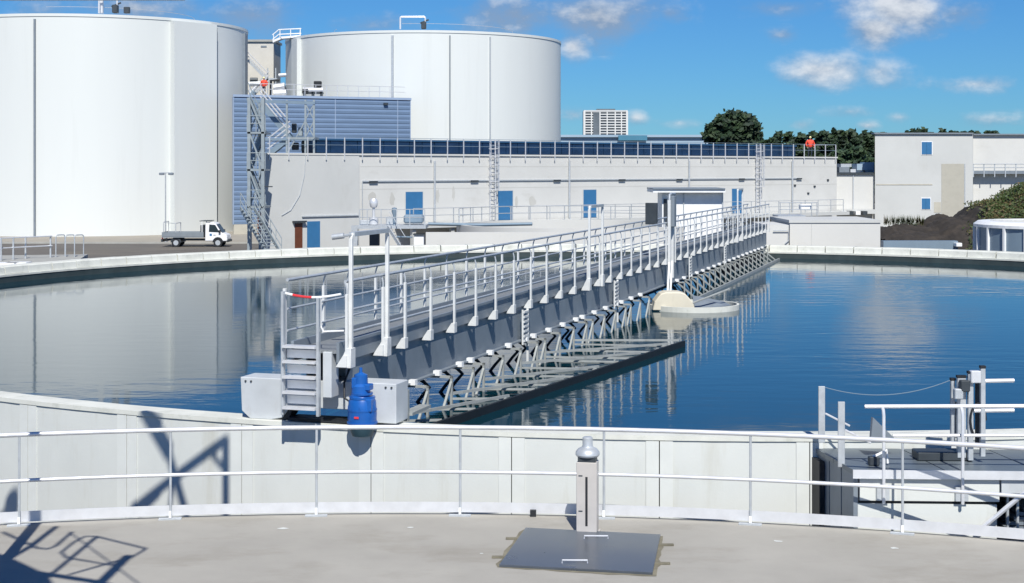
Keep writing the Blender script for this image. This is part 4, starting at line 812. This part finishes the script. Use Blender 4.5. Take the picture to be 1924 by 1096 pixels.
# upper frame on the roof
UF = thing('roof_stair_frame', 'braced steel frame with stair standing on the roof corner', 'steel frame', (PX(545, 0, 103).x, 103, WT))
def uf(p, q, w_=.13, mt='stair_steel', nm='strut'): return MB().beam(p, q, w_, w_).build(nm, mt, UF, world=True)
for px in (488, 539, 574, 590):
    for Y_ in (102.5, 104.5): uf(Vector((PX(px, 0, Y_).x, Y_, WT+.13 if px > 497 else -2.0)), PX(px, 188, Y_), .13, nm='column')
for Y_ in (102.5, 104.5):
    uf(PX(466, 190, Y_), PX(592, 194, Y_), .2, 'tank_bluegrey', 'top_beam'); uf(PX(466, 262, Y_), PX(592, 262, Y_), .16, 'tank_bluegrey', 'mid_beam')
    uf(PX(574, 196, Y_), PX(590, 225, Y_), .07); uf(PX(590, 196, Y_), PX(574, 225, Y_), .07); uf(PX(574, 228, Y_), PX(590, 258, Y_), .07); uf(PX(590, 228, Y_), PX(574, 258, Y_), .07); uf(PX(539, 290, Y_), PX(575, 225, Y_), .08)
a_ = PX(539, 262, 102.4); b_ = PX(592, 258, 102.4); MB().box((a_.x, 102.4, a_.z), (b_.x, 104.6, b_.z)).build('landing', 'stair_steel', UF, world=True)
for (x0, y0, x1, y1, Y_) in ((545, 260, 488, 192, 103.6), (503, 291, 545, 258, 102.6)):
    a_, b_ = PX(x0, y0, Y_), PX(x1, y1, Y_)
    for dy in (0, .85): MB().beam(a_+Vector((0, dy, 0)), b_+Vector((0, dy, 0)), .07, .34).build('stair_string', 'tank_bluegrey', UF, world=True)
    for k in range(9): p = a_.lerp(b_, (k+.5)/9); MB().box(p+Vector((-.14, .04, -.02)), p+Vector((.14, .82, .02))).build('stair_step', 'stair_steel', UF, world=True)
    for dz in (.4, .75, 1.1): MB().tube([a_+Vector((0, 0, dz)), b_+Vector((0, 0, dz))], .05, 5).build('hand_rail', 'rail_light', UF, world=True)
for (x0, y0, x1, y1) in ((548, 232, 556, 250), (560, 240, 568, 256), (548, 268, 560, 282), (566, 266, 574, 284)): MB().box(PX(x0, y1, 104), PX(x1, y0, 104)+Vector((0, .5, 0))).build('duct_box', 'dark_steel' if x0 != 560 else 'stair_steel', UF, world=True, bevel=.04)

# ------------------------------------------------------------------ people
def person(label, loc, rz, h=1.76, helmet=True):
    P_ = thing('person', label, 'person', loc, rz, 'people at work'); k = h/1.76
    def skin(nm, mt, chains, root):
        vs_, es, rs = [], [], []
        for ch in chains:
            for i, (p, r) in enumerate(ch):
                if isinstance(p, int): idx = p
                else: vs_.append(Vector(p)*k); rs.append(r*k); idx = len(vs_)-1
                if i: es.append((last, idx))
                last = idx
        me = bpy.data.meshes.new(nm); me.from_pydata(vs_, es, []); me.materials.append(MATS[mt]); o = bpy.data.objects.new(nm, me); COL.objects.link(o); o.parent = P_
        md = o.modifiers.new('skin', 'SKIN'); md.use_smooth_shade = True
        for i, r in enumerate(rs): me.skin_vertices[0].data[i].radius = (r, r*.8); me.skin_vertices[0].data[i].use_root = (i == root)
        o.modifiers.new('sub', 'SUBSURF').levels = 1; o.modifiers['sub'].render_levels = 1
    skin('body', 'trousers', [[((0, 0, .95), .15), ((0, 0, 1.15), .14), ((0, 0, 1.40), .13), ((0, 0, 1.50), .06), ((0, -.01, 1.60), .085), ((0, -.01, 1.70), .08)],
        [(0, 0), ((.10, 0, .86), .10), ((.11, -.03, .48), .07), ((.11, .02, .10), .05), ((.11, -.12, .04), .045)], [(0, 0), ((-.10, .0, .86), .10), ((-.12, .04, .48), .07), ((-.12, .08, .10), .05), ((-.12, -.05, .04), .045)]], 0)
    skin('jacket', 'red_jacket', [[((0, 0, .80), .22), ((0, 0, 1.12), .21), ((0, 0, 1.38), .20), ((0, 0, 1.50), .10)], [(2, 0), ((.24, 0, 1.40), .10), ((.36, .02, 1.14), .09), ((.27, -.14, .94), .07)], [(2, 0), ((-.24, 0, 1.40), .10), ((-.37, .03, 1.14), .09), ((-.27, -.10, .92), .07)]], 0)
    for s_ in (-1, 1): MB().lathe([(0, -.06), (.03, -.05), (.042, 0), (.03, .05), (0, .06)], (s_*.26*k, -.17*k, .86*k), 8).build('hand', 'skin', P_)
    MB().lathe([(0, -.11), (.06, -.09), (.085, 0), (.08, .06), (0, .12)], (0, -.02*k, 1.64*k), 12).build('head', 'skin', P_)
    if helmet: MB().lathe([(.125, 0), (.105, .015), (.10, .07), (.06, .12), (0, .135)], (0, -.02*k, 1.66*k), 14).build('helmet', 'helmet', P_)
pa = A+wd*ws(1540)+Vector((-wd.y, wd.x, 0))*1.1
person('person in orange red jacket on the right end of the roof', (pa.x, pa.y, WT+.003), R_(10), 2.0)
pb_ = PX(496, 181, 139.5); person('person in orange red jacket on the blue clad roof', (pb_.x, pb_.y, BT+.22), R_(-20), 1.8)

# ------------------------------------------------------------------ pickup truck
TR = thing('pickup_truck', 'white flatbed pickup truck parked before the left white tank', 'truck', (PX(372, 460, 117).x, 117, GZ), 0)
def tx(mb, nm, mt, par=None, bevel=0): return mb.build(nm, mt, par or TR, bevel=bevel)
cabp = [(.72, .45), (2.42, .45), (2.46, .62), (2.40, .95), (1.98, 1.12), (1.55, 1.80), (1.38, 1.90), (.86, 1.92), (.74, 1.85)]
cab = tx(MB().prism(cabp, -.82, .82, 'y'), 'cab', 'truck_white', bevel=.05)
for s_ in (-1, 1):
    tx(MB().prism([(1.02, 1.18), (1.86, 1.14), (1.52, 1.72), (1.06, 1.76)], s_*.822, s_*.834, 'y'), 'side_window', 'glass_dark', cab)
    dr = tx(MB().prism([(.98, .56), (1.72, .56), (1.92, .80), (1.90, 1.10), (1.0, 1.12)], s_*.8225, s_*.83, 'y'), 'door', 'truck_white', cab)
    tx(MB().box((1.80, s_*.83, 1.10), (1.95, s_*1.0, 1.32)), 'mirror', 'rubber', cab, .02)
    tx(MB().box((2.30, s_*.62, .72), (2.47, s_*.8, .86)), 'headlight', 'rail_light', cab, .01)
    tx(MB().tube([(1.38, s_*.835, .93), (1.55, s_*.835, .93)], .02, 5), 'door_handle', 'rubber', cab); tx(MB().box((1.08, s_*.832, .86), (1.26, s_*.836, 1.04)), 'door_emblem', 'door_blue', cab)
tx(MB().add([(2.03, -.7, 1.13), (2.03, .7, 1.13), (1.60, .64, 1.78), (1.60, -.64, 1.78)], [(0,1,2,3)]), 'windscreen', 'glass_dark', cab)
tx(MB().box((.728, -.6, 1.25), (.74, .6, 1.75)), 'rear_window', 'glass_dark', cab)
tx(MB().box((-2.35, -.35, .48), (2.3, .35, .62)), 'chassis', 'dark_steel')
bed = tx(MB().box((-2.62, -.95, .74), (.62, .95, .82)), 'flatbed', 'truck_grey')
for s_ in (-1, 1): tx(MB().box((-2.62, s_*.95, .80), (.62, s_*.91, 1.16)), 'drop_side', 'truck_grey', bed, .01)
for x in (-2.62, .58): tx(MB().box((x, -.9, .82), (x+.04, .9, 1.16)), 'end_board', 'truck_grey', bed)
for x, h in ((-2.5, 1.95), (-1.55, 1.85)): tx(MB().tube(hoop((x, -.88, 0), (x, .88, 0), .82, h, .06), .03, 6), 'load_hoop', 'galvanised', bed)
tx(MB().tube([(-2.5, -.88, 1.93), (-1.55, -.88, 1.83)], .025, 6), 'hoop_tie', 'galvanised', bed)
tx(MB().tube(hoop((.5, -.88, 0), (.5, .88, 0), .82, 2.02, .06), .035, 6), 'head_hoop', 'white_paint', bed); tx(MB().box((.3, -.9, 2.0), (1.1, .9, 2.05)), 'roof_rack', 'dark_steel', bed); tx(MB().box((.35, -.8, .84), (.66, .8, 1.7)), 'tool_locker', 'dark_steel', bed, .02)
for x in (-1.55, 1.72):
    for s_ in (-1, 1):
        w_ = tx(MB().tube([(x, s_*.62, .33), (x, s_*.84, .33)], .33, 22), 'wheel', 'rubber'); tx(MB().tube([(x, s_*.80, .33), (x, s_*.848, .33)], .20, 16), 'rim', 'galvanised', w_)
    tx(MB().prism([(x+.42*math.cos(math.pi*i/8), .36+.42*math.sin(math.pi*i/8)) for i in range(9)], -.836, .836, 'y'), 'wheel_arch', 'rubber' if x > 0 else 'dark_steel')
tx(MB().box((-2.7, -.85, .40), (-2.58, .85, .62)), 'rear_bumper', 'dark_steel'); tx(MB().box((-2.66, -.8, .62), (-2.625, -.5, .73)), 'tail_light', 'red_tape'); tx(MB().box((2.40, -.78, .38), (2.54, .78, .56)), 'front_bumper', 'dark_steel', None, .03)

# ------------------------------------------------------------------ lamp post, left platform rails
b_ = PX(311, 452, 122); LP = thing('lamp_post', 'slender twin lamp post before the left white tank', 'lamp post', (b_.x, 122, GZ))
MB().lathe([(.10, 0), (.09, .6), (.06, .62), (.045, 5.75), (0, 5.76)], n=10).build('pole', 'galvanised', LP); MB().box((-.35, -.05, 5.72), (.55, .05, 5.80)).build('cross_arm', 'galvanised', LP)
for x in (-.3, .45): MB().box((x-.2, -.18, 5.58), (x+.2, .12, 5.78)).build('lamp_head', 'steel_grey', LP, bevel=.03)
AP = thing('access_platform', 'grey access platform with railings at the far left of the tank rim', 'platform', (PX(60, 500, 53).x, 53, GZ))
pl = [PZ(-260, 515, .82), PZ(60, 497, .82), PZ(150, 487, .82), PZ(165, 478, .82), PZ(0, 480, .82), PZ(-300, 486, .82)]
MB().prism([(p.x, p.y) for p in pl], .5, .82, 'z').build('slab', 'kerbstone', AP, world=True)
for px in (105, 123, 140): 
    p = PZ(px, 483, .82); q_ = PZ(px+17, 482, .82); MB().tube(hoop(p, q_, .82, 1.62, .08), .022, 6).build('hoop_rail', 'galvanised', AP, world=True)
for px, yb in ((-80, 495), (-30, 492), (2, 490), (25, 488), (48, 486), (95, 484)): p = PZ(px, yb, .82); MB().box(p-Vector((.025, .025, 0)), p+Vector((.025, .025, .80))).build('rail_post', 'galvanised', AP, world=True)
for z in (1.6, 1.25): MB().tube([PZ(-80, 495, .82)+Vector((0, 0, z-.82)), PZ(25, 488, .82)+Vector((0, 0, z-.82)), PZ(98, 484, .82)+Vector((0, 0, z-.82))], .022, 6).build('rail', 'rail_light', AP, world=True)
for px, py in ((12, 497), (35, 496), (-60, 503)): p = PZ(px, py, .82); MB().box(p-Vector((.35, .3, 0)), p+Vector((.35, .3, .06))).build('hatch', 'white_paint', AP, world=True)

# ------------------------------------------------------------------ earth mound and round tank at the right
def mound(name, pts_, mat, Y_, dep, amp):
    """ridge through (px, py) crest points, falling to the ground front and back"""
    mb_ = MB(); nx, ny = 260, 60; xs_ = [PX(p[0], p[1], Y_) for p in pts_]; vs_ = []
    for i in range(nx+1):
        x = xs_[0].x+(xs_[-1].x-xs_[0].x)*i/nx
        for a, b in zip(xs_, xs_[1:]):
            if a.x <= x <= b.x+1e-6: h = a.z+(b.z-a.z)*(x-a.x)/(b.x-a.x)
        for j in range(ny+1):
            v = j/ny*2-1; prof = max(0, math.cos(v*math.pi/2))**.8; y = Y_+v*dep
            n_ = noise.noise(Vector((x*.5, y*.5, 3)))*amp+noise.noise(Vector((x*1.6, y*1.6, 1)))*amp*.45+noise.noise(Vector((x*4, y*4, 5)))*amp*.35+noise.noise(Vector((x*9, y*9, 2)))*amp*.22
            vs_.append((x, y, GZ-.05+(h-GZ)*prof+n_*prof))
    m_ = ny+1; o = mb_.add(vs_, [(i*m_+j, (i+1)*m_+j, (i+1)*m_+j+1, i*m_+j+1) for i in range(nx) for j in range(ny)], True).build(name, mat); return o, vs_
crest = [(1640, 440), (1665, 425), (1700, 424), (1735, 424), (1752, 412), (1768, 404), (1785, 406), (1800, 412), (1815, 404), (1828, 388), (1850, 385), (1875, 380), (1895, 366), (1925, 352), (2000, 345), (2150, 360)]
mo_, mv = mound('mound', crest, 'earth', 108, 9, .28); tag(mo_, kind='structure')
# scrub on the right half of the mound: uncountable small leaves
lv = MB()
front_mv = [p for p in mv if p[0]/p[1]*F+962 > 1815 and p[1] < 110]
for _ in range(30000):
    p = random.choice(front_mv); px = p[0]/p[1]*F+962
    if px < 1850 and random.random() > (px-1815)/55: continue
    if noise.noise(Vector((p[0]*.35, p[1]*.35, 9))) < -.28: continue
    c = Vector(p)+Vector((random.uniform(-.4, .4), random.uniform(-.4, .4), random.uniform(-.05, .32))); s_ = random.uniform(.06, .15)
    u = Vector((random.gauss(0, 1), random.gauss(0, 1), random.gauss(0, 1))).normalized(); w2 = u.orthogonal().normalized()
    lv.add([c-u*s_, c+w2*s_*.6, c+u*s_, c-w2*s_*.6], [(0,1,2,3)])
tag(lv.build('scrub', 'leaf_scrub'), 'low green and rusty scrub growing over the right of the earth mound', 'scrub', kind='stuff')
gr = MB()
for _ in range(500):
    x = random.uniform(1660, 1735); p = PX(x, random.uniform(414, 424), 107.5); h = random.uniform(.2, .55); d = Vector((random.uniform(-.15, .15), 0, h)); gr.add([p, p+Vector((.03, 0, 0)), p+d], [(0,1,2)])
tag(gr.build('dry_grass', 'leaf_scrub'), 'thin dry grass along the top of the earth mound', 'grass', kind='stuff')
LWL = tag(MB().box((PX(1660, 0, 80).x, 80, GZ), (PX(1800, 0, 80).x, 80.6, PX(0, 453, 80).z)).build('kerb_wall', 'tank_bluegrey'), 'low grey wall at the foot of the earth mound', 'wall')
WB = tag(MB().box(PX(1797, 464, 79.5), PX(1808, 457, 79.5)+Vector((0, .5, 0))).build('white_box', 'white_paint', bevel=.02), 'tiny white box at the right end of the low grey wall', 'box')
tcx = PX(1985, 0, 74); RT = thing('round_vessel', 'low round blue grey vessel with white rim at the right edge', 'vessel', (tcx.x, 74, GZ))
rr = 3.85; zt_ = PX(0, 432, 70.5).z-GZ
MB().lathe([(rr, 0), (rr, zt_)], n=64).build('shell', 'tank_bluegrey', RT)
MB().lathe([(rr-.6, zt_-.1), (rr-.7, zt_+.30), (rr-.1, zt_+.28), (rr+.10, zt_+.14), (rr+.10, zt_), (rr-.02, zt_)], n=64, smooth=False).build('rim', 'white_paint', RT)
MB().lathe([(rr-.75, zt_+.18), (rr-1.5, zt_+.2), (0, zt_+.3)], n=48).build('roof', 'coping', RT)
rbm = MB().box((-.06, -.12, 0), (.06, .02, zt_-.004)).mesh('rib', 'white_paint')
for i in range(22): t = 2*math.pi*i/22; place(rbm, 'rib', RT, (rr*math.cos(t), rr*math.sin(t), 0), t+math.pi/2)

# ------------------------------------------------------------------ trees
def tree(label, base, h, blobs, mat, n, leaf, group=None):
    """blobs = [(dx, dz, rx, rz)] in metres"""
    T = thing('tree', label, 'tree', base, 0, group)
    tb = MB(); rad = h*.028
    def limb(p, q, r0, r1, k=5):
        pts = [Vector(p).lerp(Vector(q), i/k)+Vector((random.uniform(-1, 1), random.uniform(-1, 1), 0))*r0*.6*(0 < i < k) for i in range(k+1)]
        vs_ = []
        for i, c in enumerate(pts):
            r = r0+(r1-r0)*i/k
            for j in range(6): vs_.append(c+Vector((math.cos(j*math.pi/3)*r, math.sin(j*math.pi/3)*r, 0)))
        tb.add(vs_, [(i*6+j, i*6+(j+1) % 6, i*6+6+(j+1) % 6, i*6+6+j) for i in range(k) for j in range(6)], True)
    limb((0, 0, -.5), (0, 0, h*.62), rad*1.5, rad*.6)
    for dx, dz, rx, rz in blobs: limb((0, 0, h*random.uniform(.25, .45)), (dx, random.uniform(-1, 1)*rx*.4, dz), rad*.7, rad*.15, 4)
    tb.build('trunk', 'bark', T)
    lb = MB(); tot = sum(b[2]*b[2]*b[3] for b in blobs)
    for dx, dz, rx, rz in blobs:
        m_ = max(60, int(n*rx*rx*rz/tot)); nc = max(6, m_//45)
        cl_ = []
        for _ in range(nc):
            v = Vector((random.gauss(0, 1), random.gauss(0, 1), random.gauss(0, 1))).normalized()*random.random()**.28
            cl_.append(Vector((dx+v.x*rx, v.y*rx*.9, dz+v.z*rz)))
        for _ in range(m_):
            c = random.choice(cl_)+Vector((random.gauss(0, 1), random.gauss(0, 1), random.gauss(0, .8)))*rx*.12
            u = Vector((random.gauss(0, 1), random.gauss(0, 1), random.gauss(0, .6))).normalized(); w2 = u.orthogonal().normalized(); s_ = leaf*random.uniform(.6, 1.3)
            lb.add([c-u*s_, c+w2*s_*.75, c+u*s_, c-w2*s_*.75], [(0,1,2,3)])
    lb.build('crown', mat, T); return T
b_ = PX(1375, 0, 170); k = 170/F
tree('large dark round tree behind the roof panels', (b_.x, 170, GZ), 12.2, [(10*k, (HY-238)*k+6.2, 40*k, 24*k), (18*k, (HY-228)*k+6.2, 26*k, 15*k), (-30*k, (HY-246)*k+6.2, 24*k, 12*k), (30*k, (HY-252)*k+6.2, 22*k, 18*k), (-8*k, (HY-262)*k+6.2, 44*k, 16*k)], 'leaf_dark', 9000, .34)
tl = [(1448, 256, 26), (1478, 252, 30), (1512, 255, 26), (1540, 250, 28), (1568, 249, 28), (1596, 247, 26), (1622, 246, 26), (1648, 247, 26), (1602, 278, 24), (1715, 247, 16), (1740, 244, 22), (1778, 246, 22), (1818, 248, 20), (1860, 249, 16), (1580, 285, 20), (1625, 290, 24)]
for i, (px, py, w_) in enumerate(tl):
    Yt = (262 if i < 8 else 235 if i in (8, 14, 15) else 280)+random.uniform(-8, 8); k = Yt/F; zt = CZ+(HY-py)*k-GZ; r = w_*k
    near = i in (8, 14, 15)
    lab = 'olive green tree in the row behind the low white building' if near else ('treetop showing above the roof of the right hand building' if 9 <= i <= 13 else 'dark tree in the row beyond the roof person')
    od = ('first', 'second', 'third', 'fourth', 'fifth', 'sixth', 'seventh', 'eighth')
    if near: lab = ('low olive tree right of the roof person', 'small olive bushy tree just right of the roof railing end', 'olive tree touching the left edge of the right hand building')[(8, 14, 15).index(i)]
    elif 9 <= i <= 13: lab = '%s treetop from the left above the right hand building' % od[i-9]
    else: lab = '%s dark tree right of the large round tree' % od[i]
    b_ = PX(px, 0, Yt); tree(lab, (b_.x, Yt, GZ), zt, [(0, zt-r*.7, r*.9, r*.75), (r*.55, zt-r*1.2, r*.7, r*.8), (-r*.5, zt-r*1.3, r*.75, r*.8), (0, zt-r*2.1, r*1.1, r*1.1)], 'leaf_dark' if not near else 'leaf_far', 3600, .55, 'olive trees behind the low building' if near else ('treetops over the right building' if 9 <= i <= 13 else 'dark trees of the far row'))

# ------------------------------------------------------------------ unseen bars added outside the frame to throw the shadows on deck and wall
GA = thing('shadow_caster', 'unseen steel frame added out of view to cast shadows on deck and wall', 'shadow caster', (-6.2, 11.5, 0))
cth = 1/math.tan(SUN_EL); sx_, sy_ = sd.x/sd.z, sd.y/sd.z
def up_floor(px, py, h): p = PZ(px, py, 0); return Vector((p.x+sx_*h, p.y+sy_*h, h))       # a point that shades this floor spot
def up_wall(px, py, h): # a point at height h that shades this spot of the tank wall
    Y_ = 19.35
    for _ in range(6): x = (px-962)/F*Y_; Y_ = TC.y-math.sqrt(RO**2-(x-TC.x)**2)
    p = PX(px, py, Y_); return p+Vector((sx_, sy_, 1))*(h-p.z)
def wall_at(px, py, yplane): 
    p = up_wall(px, py, 5); q_ = up_wall(px, py, 9); return p.lerp(q_, (yplane-p.y)/(q_.y-p.y))
for a_, b_, w_ in (((424, 828), (424, 985), .085), ((426, 826), (245, 962), .075), ((276, 778), (318, 850), .11), ((314, 842), (352, 975), .07), ((268, 772), (300, 800), .09), ((395, 850), (420, 880), .04), ((318, 968), (326, 890), .06), ((262, 962), (300, 925), .07)):
    MB().beam(wall_at(*a_, 14.0), wall_at(*b_, 14.0), w_, w_).build('brace', 'galvanised', GA, world=True)  # unseen bars added along the sun's path to draw the crossed shadow
a_ = wall_at(424, 985, 14.0); MB().beam(a_, a_+Vector((-2.6, 0, 0)), .1, .1).build('top_beam', 'galvanised', GA, world=True); 
for x in (-5.1, -6.9): MB().beam((x, 14.0, 0), (x, 14.0, a_.z), .12, .12).build('column', 'galvanised', GA, world=True)
a_ = wall_at(22, 950, 14.0); MB().lathe([(0, -.18), (.12, -.1), (.12, .1), (0, .18)], a_, 12).build('lamp_head', 'dark_steel', GA, world=True); MB().tube([a_, (-6.9, 14.0, a_.z-.1)], .03, 6).build('lamp_arm', 'galvanised', GA, world=True)  # unseen blob on an arm, added to shade one spot of the wall
H = 5.45
sl = [up_floor(-160, 1010, H), up_floor(10, 1043, H), up_floor(90, 1080, H), up_floor(120, 1130, H), up_floor(-260, 1130, H)]
MB().prism([(p.x, p.y) for p in sl], H-.12, H, 'z').build('landing', 'steel_grey', GA, world=True)  # unseen slab added to darken the deck corner
def floor_line(pts, r, h=H+.08): MB().tube([up_floor(x, y, h) for x, y in pts], r, 7).build('rail', 'galvanised', GA, world=True)  # unseen bars added to draw shadow lines on the deck
floor_line([(5, 1000), (55, 1023), (70, 1030), (90, 1032), (105, 1026), (135, 1000)], .025); floor_line([(270, 1030), (180, 1008), (160, 1008), (140, 1018), (115, 1038), (125, 1048), (220, 1064), (270, 1034), (274, 1030)], .022)
floor_line([(0, 1060), (60, 1025), (105, 990)], .04); floor_line([(90, 1085), (180, 1010)], .03); floor_line([(190, 1094), (240, 1045)], .06); floor_line([(130, 1080), (245, 1047)], .022); floor_line([(130, 1000), (270, 1104)], .012); floor_line([(60, 1075), (170, 1092), (250, 1110)], .05)
MB().box((-7.5, 9.5, 0), (-7.3, 9.7, H-.12)).build('column', 'galvanised', GA, world=True); MB().box((-5.6, 9.5, 0), (-5.4, 9.7, H-.12)).build('column', 'galvanised', GA, world=True)
